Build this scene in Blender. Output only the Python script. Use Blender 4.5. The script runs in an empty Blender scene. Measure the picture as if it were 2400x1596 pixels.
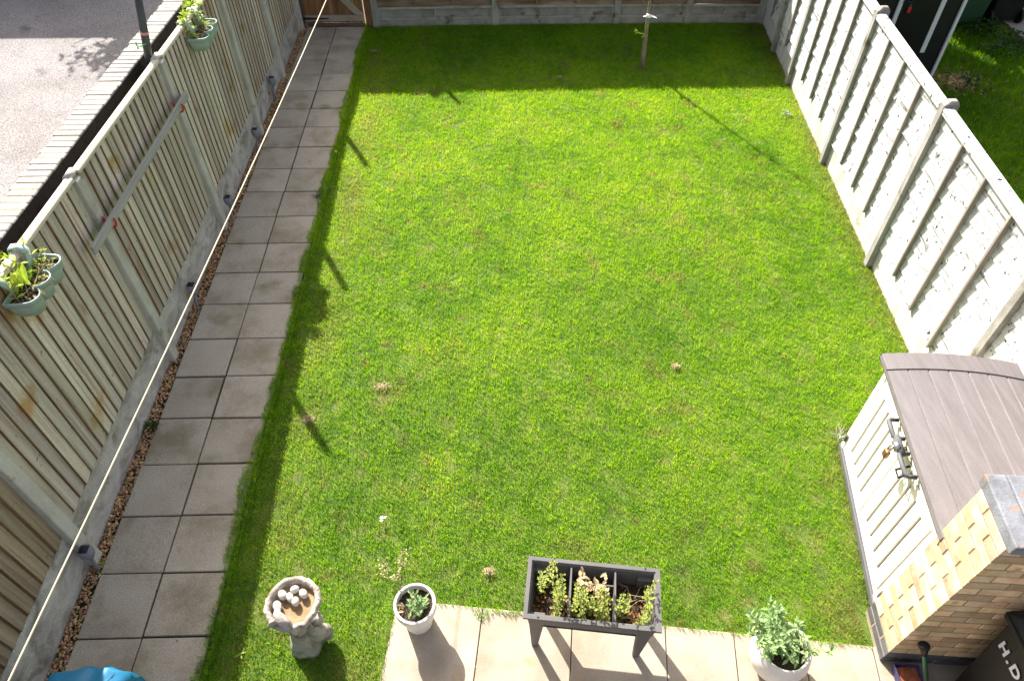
import bpy, math, random
import numpy as np
from mathutils import Vector, Matrix, noise as mnoise
R = math.radians
random.seed(7); rng = np.random.default_rng(11)
S = bpy.context.scene
C = S.collection

# ------------------------------------------------------------------ camera, sky, sun, exposure
F_PX, CX, CY, CZ = 1667.97, 2.426, -1.775, 4.854
YAW, PITCH, ROLL = R(1.3688), R(47.8638), R(0.0577)
_f = Vector((math.sin(YAW)*math.cos(PITCH), math.cos(YAW)*math.cos(PITCH), -math.sin(PITCH)))
_r = Vector((math.cos(YAW), -math.sin(YAW), 0)); _u = _r.cross(_f)
_r2 = math.cos(ROLL)*_r + math.sin(ROLL)*_u; _u2 = -math.sin(ROLL)*_r + math.cos(ROLL)*_u
cam = bpy.data.objects.new('camera', bpy.data.cameras.new('camera')); C.objects.link(cam)
cam.matrix_world = Matrix(((_r2.x, _u2.x, -_f.x, CX), (_r2.y, _u2.y, -_f.y, CY), (_r2.z, _u2.z, -_f.z, CZ), (0, 0, 0, 1)))
cam.data.sensor_width = 36; cam.data.lens = F_PX*36/2400
cam.data.clip_start = 0.05; cam.data.clip_end = 500
S.camera = cam

SUN_EL, SUN_AZ = R(36.8), R(152.3)          # azimuth of the way the light travels, from +Y towards +X
w = bpy.data.worlds.new('World'); S.world = w; w.use_nodes = True
nt = w.node_tree; bg = nt.nodes['Background']
sky = nt.nodes.new('ShaderNodeTexSky'); sky.sky_type = 'NISHITA'; sky.sun_disc = False
sky.sun_elevation = SUN_EL; sky.sun_rotation = SUN_AZ + math.pi
sky.dust_density = 4.0; sky.ozone_density = 0.6; sky.air_density = 1.0
hsv = nt.nodes.new('ShaderNodeHueSaturation'); hsv.inputs['Saturation'].default_value = 0.62
wb = nt.nodes.new('ShaderNodeMix'); wb.data_type = 'RGBA'; wb.blend_type = 'MULTIPLY'; wb.inputs[0].default_value = 1; wb.inputs[7].default_value = (1.0, 0.97, 0.93, 1)
nt.links.new(sky.outputs[0], hsv.inputs['Color']); nt.links.new(hsv.outputs[0], wb.inputs[6])
nt.links.new(wb.outputs[2], bg.inputs[0]); bg.inputs[1].default_value = 0.098
sd = bpy.data.lights.new('sun', 'SUN'); sd.energy = 5.0; sd.angle = R(0.55); sd.color = (1, 0.96, 0.89)
sun = bpy.data.objects.new('sun', sd); C.objects.link(sun)
sun.rotation_euler = Vector((math.sin(SUN_AZ)*math.cos(SUN_EL), math.cos(SUN_AZ)*math.cos(SUN_EL), -math.sin(SUN_EL))).to_track_quat('-Z', 'Y').to_euler()
sun.location = (-3, 8, 9)
S.view_settings.view_transform = 'Standard'; S.view_settings.look = 'None'
S.view_settings.exposure = 1.42; S.view_settings.gamma = 1

# ------------------------------------------------------------------ helpers
def G(px, py, z=0.0):
    """ground point (on the level z) seen at a spot of the survey picture, 2400 wide"""
    d = _f + _r2*((px-1200)/F_PX) - _u2*((py-798)/F_PX)
    t = (z-CZ)/d.z
    return Vector((CX+d.x*t, CY+d.y*t, z))

def tag(o, label=None, cat=None, group=None, kind=None):
    if label: o['label'] = label
    if cat: o['category'] = cat
    if group: o['group'] = group
    if kind: o['kind'] = kind
    return o

def empty(name, loc, label=None, cat=None, group=None):
    o = bpy.data.objects.new(name, None); C.objects.link(o)
    o.location = loc; o.empty_display_size = 0.1
    return tag(o, label, cat, group)

class MB:
    def __init__(s, tf=None):
        s.v = []; s.f = []; s.var = []; s.tf = tf
    def face(s, pts, var=0.5):
        n = len(s.v)
        for p in pts: s.v.append(tuple(s.tf(*p)) if s.tf else tuple(p))
        s.f.append(tuple(range(n, n+len(pts)))); s.var.append(var)
    def grid(s, rows, var=0.5, close=False, cap0=False, cap1=False):
        n = len(s.v); m = len(rows[0])
        for r in rows:
            for p in r: s.v.append(tuple(s.tf(*p)) if s.tf else tuple(p))
        for i in range(len(rows)-1):
            for j in range(m if close else m-1):
                k = (j+1) % m
                s.f.append((n+i*m+j, n+i*m+k, n+(i+1)*m+k, n+(i+1)*m+j)); s.var.append(var)
        if cap0: s.f.append(tuple(n+j for j in reversed(range(m)))); s.var.append(var)
        if cap1: s.f.append(tuple(n+(len(rows)-1)*m+j for j in range(m))); s.var.append(var)
    def hexa(s, p, var=0.5):
        """8 corners: bottom ring 0-3, top ring 4-7"""
        n = len(s.v)
        for q in p: s.v.append(tuple(s.tf(*q)) if s.tf else tuple(q))
        for f in ((3, 2, 1, 0), (4, 5, 6, 7), (0, 1, 5, 4), (1, 2, 6, 5), (2, 3, 7, 6), (3, 0, 4, 7)):
            s.f.append(tuple(n+i for i in f)); s.var.append(var)
    def box(s, x0, x1, y0, y1, z0, z1, var=0.5):
        s.hexa([(x0, y0, z0), (x1, y0, z0), (x1, y1, z0), (x0, y1, z0), (x0, y0, z1), (x1, y0, z1), (x1, y1, z1), (x0, y1, z1)], var)
    def tube(s, path, rad, n=10, var=0.5, caps=True, squash=1.0):
        path = [Vector(p) for p in path]
        if not hasattr(rad, '__len__'): rad = [rad]*len(path)
        rows = []; ref = Vector((0.31, 0.17, 0.93))
        for i, p in enumerate(path):
            t = (path[min(i+1, len(path)-1)]-path[max(i-1, 0)]).normalized()
            if abs(t.dot(ref)) > 0.98: ref = Vector((0.9, 0.3, 0.1))
            a = (ref-t*ref.dot(t)).normalized(); b = t.cross(a); ref = a
            rows.append([p+a*rad[i]*math.cos(2*math.pi*k/n)+b*rad[i]*squash*math.sin(2*math.pi*k/n) for k in range(n)])
        s.grid(rows, var, True, caps, caps)
    def lathe(s, c, prof, n=32, var=0.5, wob=None, cap0=True, cap1=False):
        rows = []
        for (r, z) in prof:
            rows.append([(c[0]+r*(wob(k/n*2*math.pi, z) if wob else 1)*math.cos(2*math.pi*k/n),
                          c[1]+r*(wob(k/n*2*math.pi, z) if wob else 1)*math.sin(2*math.pi*k/n), c[2]+z) for k in range(n)])
        s.grid(rows, var, True, cap0, cap1)
    def ball(s, c, r, var=0.5, n=10, m=7, ax=None):
        """ellipsoid, r = 3 radii, ax = optional 3x3"""
        rows = []
        for i in range(m+1):
            th = math.pi*(0.02+0.96*i/m)
            row = []
            for k in range(n):
                q = Vector((r[0]*math.sin(th)*math.cos(2*math.pi*k/n), r[1]*math.sin(th)*math.sin(2*math.pi*k/n), -r[2]*math.cos(th)))
                if ax: q = ax @ q
                row.append(Vector(c)+q)
            rows.append(row)
        s.grid(rows, var, True, True, True)
    def leaf(s, p, d, L, W, droop=0.4, var=0.5, side=None, seg=4, fold=0.15):
        p = Vector(p); d = Vector(d).normalized()
        sd_ = Vector(side) if side else d.cross(Vector((0, 0, 1)))
        if sd_.length < 1e-3: sd_ = Vector((1, 0, 0))
        sd_.normalize(); rows = []
        prof = [0.15, 0.8, 1.0, 0.7, 0.03] if seg == 4 else [0.3, 1.0, 0.05]
        for i in range(seg+1):
            ww = W*0.5*prof[i]; up = sd_.cross(d)
            rows.append([p-sd_*ww+up*ww*fold*2, p, p+sd_*ww+up*ww*fold*2])
            d = (d+Vector((0, 0, -droop/seg))).normalized(); p = p+d*(L/seg)
        s.grid(rows, var)
    def build(s, name, mat, parent=None, smooth=False, bevel=0, seg=1, kind=None):
        off = np.array(parent_loc(parent)) if parent else np.zeros(3)
        me = bpy.data.meshes.new(name)
        me.from_pydata([tuple(np.array(p)-off) for p in s.v] if parent else s.v, [], s.f)
        me.update()
        a = me.attributes.new('var', 'FLOAT', 'FACE'); a.data.foreach_set('value', s.var)
        if smooth: me.polygons.foreach_set('use_smooth', [True]*len(s.f))
        if mat: me.materials.append(mat)
        o = bpy.data.objects.new(name, me); C.objects.link(o)
        if parent: o.parent = parent
        if bevel:
            m = o.modifiers.new('bevel', 'BEVEL'); m.width = bevel; m.segments = seg; m.limit_method = 'ANGLE'; m.angle_limit = R(40)
        if kind: o['kind'] = kind
        return o

def parent_loc(o):
    v = Vector((0, 0, 0))
    while o is not None: v = v+o.location; o = o.parent
    return v

def U(a, b): return random.uniform(a, b)

# ------------------------------------------------------------------ materials
def mat(name, cols, scale=(6, 6, 6), detail=6, rough=0.8, var=0.0, bump=0.0, bscale=40, spots=None, fine=0.0, fscale=200, spec=0.3, hue=0.0, metal=0.0, ramp=(0.3, 0.7), dist=0.0, transl=0.0, blot=None):
    m = bpy.data.materials.new(name); m.use_nodes = True
    t = m.node_tree; N = t.nodes; Lk = t.links
    b = N['Principled BSDF']; b.inputs['Roughness'].default_value = rough
    b.inputs['Specular IOR Level'].default_value = spec; b.inputs['Metallic'].default_value = metal
    tc = N.new('ShaderNodeTexCoord'); mp = N.new('ShaderNodeMapping'); mp.inputs['Scale'].default_value = scale
    Lk.new(tc.outputs['Object'], mp.inputs['Vector'])
    at = N.new('ShaderNodeAttribute'); at.attribute_name = 'var'
    # per-piece shift of the pattern
    cmb = N.new('ShaderNodeVectorMath'); cmb.operation = 'MULTIPLY_ADD'
    cmb.inputs[1].default_value = (37.1, 17.3, 53.7)
    Lk.new(at.outputs['Fac'], cmb.inputs[0]); Lk.new(mp.outputs[0], cmb.inputs[2])
    nz = N.new('ShaderNodeTexNoise'); nz.inputs['Scale'].default_value = 1; nz.inputs['Detail'].default_value = detail; nz.inputs['Roughness'].default_value = 0.62
    nz.inputs['Distortion'].default_value = dist
    Lk.new(cmb.outputs[0], nz.inputs['Vector'])
    cr = N.new('ShaderNodeValToRGB'); el = cr.color_ramp.elements
    n = len(cols)
    for i, c in enumerate(cols):
        pos = ramp[0]+(ramp[1]-ramp[0])*i/max(1, n-1)
        e = el[i] if i < 2 else el.new(pos)
        e.position = pos; e.color = (*c, 1)
    if n == 1: el[1].color = (*cols[0], 1)
    Lk.new(nz.outputs['Fac'], cr.inputs['Fac'])
    col = cr.outputs['Color']
    def mixc(fac, a, bcol, typ='MIX'):
        mx = N.new('ShaderNodeMix'); mx.data_type = 'RGBA'; mx.blend_type = typ
        if hasattr(fac, 'links'): Lk.new(fac, mx.inputs[0])
        else: mx.inputs[0].default_value = fac
        Lk.new(a, mx.inputs[6])
        if hasattr(bcol, 'links'): Lk.new(bcol, mx.inputs[7])
        else: mx.inputs[7].default_value = (*bcol, 1)
        return mx.outputs[2]
    if spots:   # (colour, scale, threshold)
        for (sc_, ss, th) in spots:
            sn = N.new('ShaderNodeTexNoise'); sn.inputs['Scale'].default_value = ss; sn.inputs['Detail'].default_value = 4
            Lk.new(tc.outputs['Object'], sn.inputs['Vector'])
            rp = N.new('ShaderNodeMapRange'); rp.inputs[1].default_value = th; rp.inputs[2].default_value = th+0.1
            Lk.new(sn.outputs['Fac'], rp.inputs[0]); col = mixc(rp.outputs[0], col, sc_)
    if fine:
        fn = N.new('ShaderNodeTexNoise'); fn.inputs['Scale'].default_value = fscale; fn.inputs['Detail'].default_value = 3
        Lk.new(tc.outputs['Object'], fn.inputs['Vector'])
        mr = N.new('ShaderNodeMapRange'); mr.inputs[1].default_value = 0.3; mr.inputs[2].default_value = 0.7
        mr.inputs[3].default_value = 1-fine; mr.inputs[4].default_value = 1+fine
        Lk.new(fn.outputs['Fac'], mr.inputs[0]); col = mixc(1.0, col, mr.outputs[0], 'MULTIPLY')
    if var or hue:
        hs = N.new('ShaderNodeHueSaturation')
        mr = N.new('ShaderNodeMapRange'); mr.inputs[3].default_value = 1-var; mr.inputs[4].default_value = 1+var
        Lk.new(at.outputs['Fac'], mr.inputs[0]); Lk.new(mr.outputs[0], hs.inputs['Value'])
        if hue:
            m2 = N.new('ShaderNodeMath'); m2.operation = 'MULTIPLY'; m2.inputs[1].default_value = 7.31
            m3 = N.new('ShaderNodeMath'); m3.operation = 'FRACT'
            Lk.new(at.outputs['Fac'], m2.inputs[0]); Lk.new(m2.outputs[0], m3.inputs[0])
            m4 = N.new('ShaderNodeMapRange'); m4.inputs[3].default_value = 0.5-hue; m4.inputs[4].default_value = 0.5+hue
            Lk.new(m3.outputs[0], m4.inputs[0]); Lk.new(m4.outputs[0], hs.inputs['Hue'])
        Lk.new(col, hs.inputs['Color']); col = hs.outputs['Color']
    Lk.new(col, b.inputs['Base Color'])
    if bump:
        bn = N.new('ShaderNodeTexNoise'); bn.inputs['Scale'].default_value = bscale; bn.inputs['Detail'].default_value = 5
        Lk.new(tc.outputs['Object'], bn.inputs['Vector'])
        bp = N.new('ShaderNodeBump'); bp.inputs['Strength'].default_value = bump; bp.inputs['Distance'].default_value = 0.01
        Lk.new(bn.outputs['Fac'], bp.inputs['Height']); Lk.new(bp.outputs[0], b.inputs['Normal'])
    if transl:
        tr = N.new('ShaderNodeBsdfTranslucent'); Lk.new(col, tr.inputs['Color'])
        ms = N.new('ShaderNodeMixShader'); ms.inputs[0].default_value = transl
        Lk.new(b.outputs[0], ms.inputs[1]); Lk.new(tr.outputs[0], ms.inputs[2])
        Lk.new(ms.outputs[0], N['Material Output'].inputs['Surface'])
    return m

M = {}
M['soil_ground'] = mat('soil_ground', [(0.05, 0.04, 0.025), (0.11, 0.085, 0.05)], (9, 9, 9), bump=0.6, bscale=60)
M['turf'] = mat('turf', [(0.045, 0.09, 0.009), (0.085, 0.135, 0.014), (0.16, 0.16, 0.045)], (5, 5, 5), bump=0.8, bscale=120, fine=0.4, fscale=150)
M['near_black'] = mat('near_black', [(0.006, 0.005, 0.005), (0.022, 0.019, 0.017)], (14, 14, 14), bump=0.9, bscale=50, fine=0.4, fscale=90)
M['tarmac'] = mat('tarmac', [(0.20, 0.183, 0.18), (0.28, 0.26, 0.258)], (1.2, 1.2, 1.2), rough=0.95, fine=0.6, fscale=60, bump=0.5, bscale=130, spots=[((0.14, 0.125, 0.12), 2.2, 0.62)])
M['path_slab'] = mat('path_slab', [(0.25, 0.21, 0.15), (0.40, 0.35, 0.282), (0.46, 0.41, 0.345)], (2.2, 2.2, 2.2), var=0.08, rough=0.9, fine=0.25, fscale=110, bump=0.25, bscale=180, spots=[((0.27, 0.235, 0.155), 2.3, 0.6), ((0.2, 0.175, 0.12), 14, 0.72)])
M['joint'] = mat('joint', [(0.02, 0.016, 0.012), (0.09, 0.07, 0.05)], (8, 8, 8), bump=0.4)
M['patio_slab'] = mat('patio_slab', [(0.30, 0.235, 0.17), (0.365, 0.30, 0.235), (0.41, 0.355, 0.29)], (3, 3, 3), var=0.06, rough=0.85, fine=0.13, fscale=150, bump=0.15, bscale=160, spots=[((0.37, 0.265, 0.16), 4.1, 0.61), ((0.30, 0.25, 0.19), 1.7, 0.62), ((0.24, 0.20, 0.15), 26, 0.70)])
M['concrete'] = mat('concrete', [(0.36, 0.335, 0.29), (0.50, 0.48, 0.44), (0.58, 0.56, 0.53)], (5, 5, 3), var=0.05, rough=0.9, fine=0.15, fscale=160, bump=0.3, bscale=140, spots=[((0.22, 0.19, 0.13), 6, 0.64)])
M['shade_concrete'] = mat('shade_concrete', [(0.19, 0.175, 0.15), (0.30, 0.285, 0.26), (0.36, 0.345, 0.32)], (5, 5, 3), var=0.1, rough=0.9, fine=0.18, fscale=120, bump=0.3, bscale=100, spots=[((0.14, 0.12, 0.09), 5, 0.6)])  # darker copy of concrete; shade on back fence and post sides put in colour
M['gravel_board'] = mat('gravel_board', [(0.21, 0.19, 0.165), (0.42, 0.40, 0.375), (0.56, 0.545, 0.525)], (18, 5, 7), rough=0.9, fine=0.2, spots=[((0.2, 0.17, 0.12), 4, 0.62)], fscale=120, bump=0.5, bscale=30, dist=0.6)
M['feather_wood'] = mat('feather_wood', [(0.31, 0.245, 0.18), (0.51, 0.445, 0.375), (0.60, 0.555, 0.50)], (26, 26, 1.1), var=0.24, hue=0.022, rough=0.85, fine=0.12, fscale=90, spots=[((0.09, 0.06, 0.04), 24, 0.665), ((0.38, 0.235, 0.11), 2.5, 0.6)])
M['old_feather_wood'] = mat('old_feather_wood', [(0.17, 0.115, 0.075), (0.30, 0.225, 0.165), (0.38, 0.31, 0.25)], (26, 26, 1.1), var=0.22, hue=0.015, rough=0.85, fine=0.12, fscale=90, spots=[((0.07, 0.045, 0.03), 24, 0.665), ((0.5, 0.46, 0.42), 15, 0.7)])
M['stain_edge'] = mat('stain_edge', [(0.08, 0.044, 0.020), (0.25, 0.145, 0.065)], (20, 20, 2), rough=0.9)
M['rail_wood'] = mat('rail_wood', [(0.50, 0.43, 0.32), (0.66, 0.6, 0.5)], (20, 1.5, 20), rough=0.8, fine=0.1)
M['silver_wood'] = mat('silver_wood', [(0.12, 0.11, 0.10), (0.41, 0.405, 0.40), (0.50, 0.495, 0.49)], (16, 1.5, 26), var=0.12, rough=0.85, ramp=(0.33, 0.45), fine=0.1, fscale=60, spots=[((0.02, 0.018, 0.017), 21, 0.605), ((0.05, 0.046, 0.043), 6, 0.655)])
M['batten_wood'] = mat('batten_wood', [(0.17, 0.145, 0.12), (0.34, 0.305, 0.26)], (16, 16, 2), var=0.1, rough=0.85)
M['brown_wood'] = mat('brown_wood', [(0.09, 0.055, 0.028), (0.2, 0.135, 0.085), (0.28, 0.22, 0.17)], (2.2, 20, 14), var=0.2, rough=0.85)
M['gate_wood'] = mat('gate_wood', [(0.10, 0.05, 0.018), (0.24, 0.125, 0.05), (0.3, 0.2, 0.11)], (18, 18, 1.6), var=0.25, hue=0.01, rough=0.8)
M['brace_wood'] = mat('brace_wood', [(0.26, 0.21, 0.16), (0.38, 0.33, 0.28)], (3, 20, 14), var=0.08, rough=0.85)
M['black_metal'] = mat('black_metal', [(0.012, 0.012, 0.014), (0.02, 0.02, 0.022)], rough=0.5)
M['brick'] = mat('brick', [(0.49, 0.31, 0.165), (0.63, 0.455, 0.275), (0.70, 0.57, 0.395)], (9, 9, 9), var=0.36, hue=0.015, rough=0.9, fine=0.12, fscale=140, bump=0.35, bscale=120, spots=[((0.32, 0.2, 0.12), 9, 0.66)])
M['mortar'] = mat('mortar', [(0.25, 0.19, 0.12), (0.36, 0.28, 0.19)], (30, 30, 30), rough=0.95)
M['blue_brick'] = mat('blue_brick', [(0.06, 0.06, 0.07), (0.13, 0.13, 0.145)], (9, 9, 9), var=0.2, rough=0.6, bump=0.2, bscale=90)
M['coping'] = mat('coping', [(0.12, 0.12, 0.13), (0.185, 0.192, 0.215), (0.225, 0.235, 0.26)], (8, 8, 8), var=0.12, rough=0.7, bump=0.3, bscale=70, spots=[((0.3, 0.17, 0.09), 7, 0.62)])
M['pale_brick'] = mat('pale_brick', [(0.27, 0.25, 0.225), (0.43, 0.40, 0.365)], (8, 8, 8), var=0.14, hue=0.01, rough=0.9, fine=0.15, fscale=90, bump=0.4, bscale=90, spots=[((0.25, 0.22, 0.17), 13, 0.66)])
M['cream'] = mat('cream', [(0.68, 0.64, 0.55), (0.74, 0.70, 0.61)], (3, 3, 3), rough=0.6, fine=0.04, fscale=60)
M['cream_shade'] = mat('cream_shade', [(0.3, 0.275, 0.22), (0.36, 0.33, 0.27)], (5, 5, 5), rough=0.7)  # darker cream, shading of the grooves between door ribs put into the colour
M['lid_brown'] = mat('lid_brown', [(0.122, 0.107, 0.108), (0.148, 0.131, 0.133), (0.17, 0.152, 0.154)], (26, 2.4, 12), var=0.05, rough=0.62, fine=0.06, fscale=130, dist=0.4, bump=0.12, bscale=60)
M['grey_plastic'] = mat('grey_plastic', [(0.085, 0.085, 0.092), (0.11, 0.108, 0.115)], (6, 6, 6), rough=0.55, fine=0.05)
M['planter_grey'] = mat('planter_grey', [(0.105, 0.10, 0.10), (0.135, 0.128, 0.125)], (5, 5, 5), rough=0.55, fine=0.06, spots=[((0.2, 0.19, 0.17), 9, 0.66)])
M['black_plastic'] = mat('black_plastic', [(0.006, 0.006, 0.007), (0.012, 0.012, 0.013)], (5, 5, 5), rough=0.45)
M['green_plastic'] = mat('green_plastic', [(0.02, 0.06, 0.03), (0.032, 0.085, 0.043)], (3, 3, 3), rough=0.5)
M['white_paint'] = mat('white_paint', [(0.68, 0.68, 0.70), (0.78, 0.78, 0.8)], (5, 5, 5), rough=0.5)
M['white_pot'] = mat('white_pot', [(0.66, 0.63, 0.58), (0.8, 0.78, 0.74)], (4, 4, 9), rough=0.5, spots=[((0.55, 0.5, 0.42), 12, 0.68)])
M['sage_plastic'] = mat('sage_plastic', [(0.30, 0.40, 0.36), (0.37, 0.47, 0.43)], (6, 6, 6), rough=0.45, fine=0.05)
M['potting_soil'] = mat('potting_soil', [(0.022, 0.014, 0.009), (0.08, 0.05, 0.03)], (50, 50, 50), bump=1.0, bscale=130, fine=0.4, fscale=90)
M['stone'] = mat('stone', [(0.16, 0.125, 0.095), (0.36, 0.31, 0.265), (0.46, 0.41, 0.36)], (14, 14, 14), rough=0.9, fine=0.12, fscale=120, bump=0.6, bscale=50, spots=[((0.16, 0.13, 0.09), 16, 0.69)])
M['basin_stone'] = mat('basin_stone', [(0.20, 0.13, 0.065), (0.36, 0.26, 0.15)], (12, 12, 12), rough=0.9, fine=0.2, fscale=150)
M['dark_stone'] = mat('dark_stone', [(0.10, 0.08, 0.065), (0.33, 0.29, 0.245), (0.48, 0.44, 0.39)], (10, 10, 10), rough=0.9, bump=0.7, bscale=45)
M['white_stone'] = mat('white_stone', [(0.44, 0.41, 0.36), (0.56, 0.54, 0.50)], (14, 14, 14), rough=0.6, bump=0.1)
M['pebble'] = mat('pebble', [(0.27, 0.145, 0.06), (0.46, 0.28, 0.14), (0.58, 0.44, 0.30)], (30, 30, 30), var=0.55, hue=0.03, rough=0.8)
M['steel'] = mat('steel', [(0.05, 0.055, 0.05), (0.10, 0.105, 0.10)], (10, 10, 3), rough=0.4, metal=0.3)
M['bark'] = mat('bark', [(0.15, 0.115, 0.08), (0.34, 0.27, 0.20)], (40, 40, 8), rough=0.85, bump=0.5, bscale=80)
M['rope'] = mat('rope', [(0.62, 0.52, 0.33), (0.72, 0.63, 0.44)], (30, 30, 30), rough=0.6)
M['grey_plank'] = mat('grey_plank', [(0.28, 0.265, 0.255), (0.39, 0.375, 0.365)], (30, 2, 30), rough=0.8, fine=0.1)
M['red'] = mat('red', [(0.55, 0.03, 0.03), (0.65, 0.05, 0.05)], rough=0.4)
M['blue_cover'] = mat('blue_cover', [(0.012, 0.13, 0.25), (0.02, 0.19, 0.34)], (3, 3, 3), rough=0.5, bump=0.3, bscale=14)
M['blue_plastic'] = mat('blue_plastic', [(0.03, 0.03, 0.09), (0.05, 0.05, 0.14)], rough=0.4)
M['rust'] = mat('rust', [(0.22, 0.06, 0.025), (0.36, 0.12, 0.05)], (20, 20, 20), bump=0.6, bscale=60)
M['lamp_grey'] = mat('lamp_grey', [(0.16, 0.16, 0.2), (0.23, 0.23, 0.28)], (8, 8, 8), rough=0.45)
M['solar_cell'] = mat('solar_cell', [(0.008, 0.009, 0.016), (0.014, 0.015, 0.025)], rough=0.15, spec=0.6)
M['brass'] = mat('brass', [(0.25, 0.12, 0.06), (0.36, 0.19, 0.10)], (20, 20, 20), rough=0.35, metal=0.7)
M['chrome'] = mat('chrome', [(0.35, 0.35, 0.37), (0.5, 0.5, 0.52)], rough=0.25, metal=0.8)
M['white_fluff'] = mat('white_fluff', [(0.8, 0.8, 0.8), (0.85, 0.85, 0.85)], rough=0.9)
M['pink_tape'] = mat('pink_tape', [(0.6, 0.24, 0.22), (0.7, 0.33, 0.3)], rough=0.6)
M['green_tie'] = mat('green_tie', [(0.05, 0.4, 0.14), (0.08, 0.5, 0.2)], rough=0.6)
M['yellow'] = mat('yellow', [(0.75, 0.5, 0.01), (0.8, 0.6, 0.02)], rough=0.7)
M['render_wall'] = mat('render_wall', [(0.4, 0.36, 0.3), (0.5, 0.46, 0.4)], (3, 3, 3), rough=0.9)
M['roof_tile'] = mat('roof_tile', [(0.12, 0.07, 0.05), (0.2, 0.12, 0.08)], (6, 6, 6), var=0.2, rough=0.9)
def leafmat(name, cols, transl=0.35, var=0.3, hue=0.015):
    return mat(name, cols, (30, 30, 30), rough=0.6, var=var, hue=hue, transl=transl, spec=0.25)
M['leaf_lime'] = leafmat('leaf_lime', [(0.34, 0.48, 0.04), (0.55, 0.66, 0.08)], .4)
M['leaf_mint'] = leafmat('leaf_mint', [(0.25, 0.33, 0.045), (0.42, 0.48, 0.10)], .4)
M['leaf_sage'] = leafmat('leaf_sage', [(0.22, 0.37, 0.12), (0.40, 0.53, 0.26)], .4)
M['leaf_dark'] = leafmat('leaf_dark', [(0.03, 0.075, 0.018), (0.06, 0.12, 0.03)])
M['leaf_dry'] = leafmat('leaf_dry', [(0.34, 0.25, 0.12), (0.5, 0.40, 0.24)], 0.2)
M['leaf_pale'] = leafmat('leaf_pale', [(0.25, 0.3, 0.22), (0.4, 0.45, 0.36)], 0.2)
M['leaf_rust'] = leafmat('leaf_rust', [(0.22, 0.09, 0.03), (0.36, 0.17, 0.05)], 0.25)
M['twig'] = mat('twig', [(0.22, 0.17, 0.1), (0.4, 0.33, 0.22)], (30, 30, 30), rough=0.9)

# grass: hue set by patches over the ground plus a value for every blade
def grass_material():
    m = bpy.data.materials.new('grass_blade'); m.use_nodes = True
    t = m.node_tree; N = t.nodes; Lk = t.links; b = N['Principled BSDF']
    b.inputs['Roughness'].default_value = 0.6; b.inputs['Specular IOR Level'].default_value = 0.1
    at = N.new('ShaderNodeAttribute'); at.attribute_name = 'var'
    dr = N.new('ShaderNodeAttribute'); dr.attribute_name = 'dry'
    cr = N.new('ShaderNodeValToRGB'); e = cr.color_ramp.elements
    e[0].position = 0.0; e[0].color = (0.115, 0.290, 0.005, 1); e[1].position = 1.0; e[1].color = (0.425, 0.575, 0.018, 1)
    k = e.new(0.5); k.color = (0.262, 0.462, 0.007, 1)
    Lk.new(at.outputs['Fac'], cr.inputs['Fac'])
    c2 = N.new('ShaderNodeValToRGB'); f = c2.color_ramp.elements
    f[0].color = (0.22, 0.17, 0.06, 1); f[1].color = (0.46, 0.37, 0.19, 1)
    Lk.new(at.outputs['Fac'], c2.inputs['Fac'])
    mx = N.new('ShaderNodeMix'); mx.data_type = 'RGBA'
    Lk.new(dr.outputs['Fac'], mx.inputs[0]); Lk.new(cr.outputs['Color'], mx.inputs[6]); Lk.new(c2.outputs['Color'], mx.inputs[7])
    # a blade reflects a deeper green than the yellow-green it lets through
    def tint(c):
        q = N.new('ShaderNodeMix'); q.data_type = 'RGBA'; q.blend_type = 'MULTIPLY'; q.inputs[0].default_value = 1; q.inputs[7].default_value = (*c, 1)
        Lk.new(mx.outputs[2], q.inputs[6]); return q.outputs[2]
    Lk.new(tint((.50, .74, .65)), b.inputs['Base Color'])
    tr = N.new('ShaderNodeBsdfTranslucent'); Lk.new(tint((1.30, 1.22, .8)), tr.inputs['Color'])
    ms = N.new('ShaderNodeMixShader'); ms.inputs[0].default_value = 0.62
    Lk.new(b.outputs[0], ms.inputs[1]); Lk.new(tr.outputs[0], ms.inputs[2])
    Lk.new(ms.outputs[0], N['Material Output'].inputs['Surface'])
    return m
M['grass'] = grass_material()

# ------------------------------------------------------------------ the ground
def sheet(name, x0, x1, y0, y1, z, m, sub=1):
    mb = MB()
    mb.face([(x0, y0, z), (x1, y0, z), (x1, y1, z), (x0, y1, z)])
    return tag(mb.build(name, m), kind='structure')
sheet('ground', -90, 100, -60, 120, -0.07, M['soil_ground'])
sheet('lawn_soil', 0.40, 6.62, -1.9, 9.22, -0.028, M['turf'])
sheet('neighbour_soil', 6.66, 13.5, -3, 12.5, -0.028, M['turf'])
sheet('car_park', -60, -1.04, -8, 40, -0.02, M['tarmac'])
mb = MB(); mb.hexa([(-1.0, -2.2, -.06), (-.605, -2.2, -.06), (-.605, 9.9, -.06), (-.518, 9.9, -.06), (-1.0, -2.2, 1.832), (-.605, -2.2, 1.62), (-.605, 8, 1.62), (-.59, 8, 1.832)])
tag(mb.build('gap_fill', M['near_black']), kind='structure')  # fill added in the gap, its near-black colour stands in for deep shade

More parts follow.
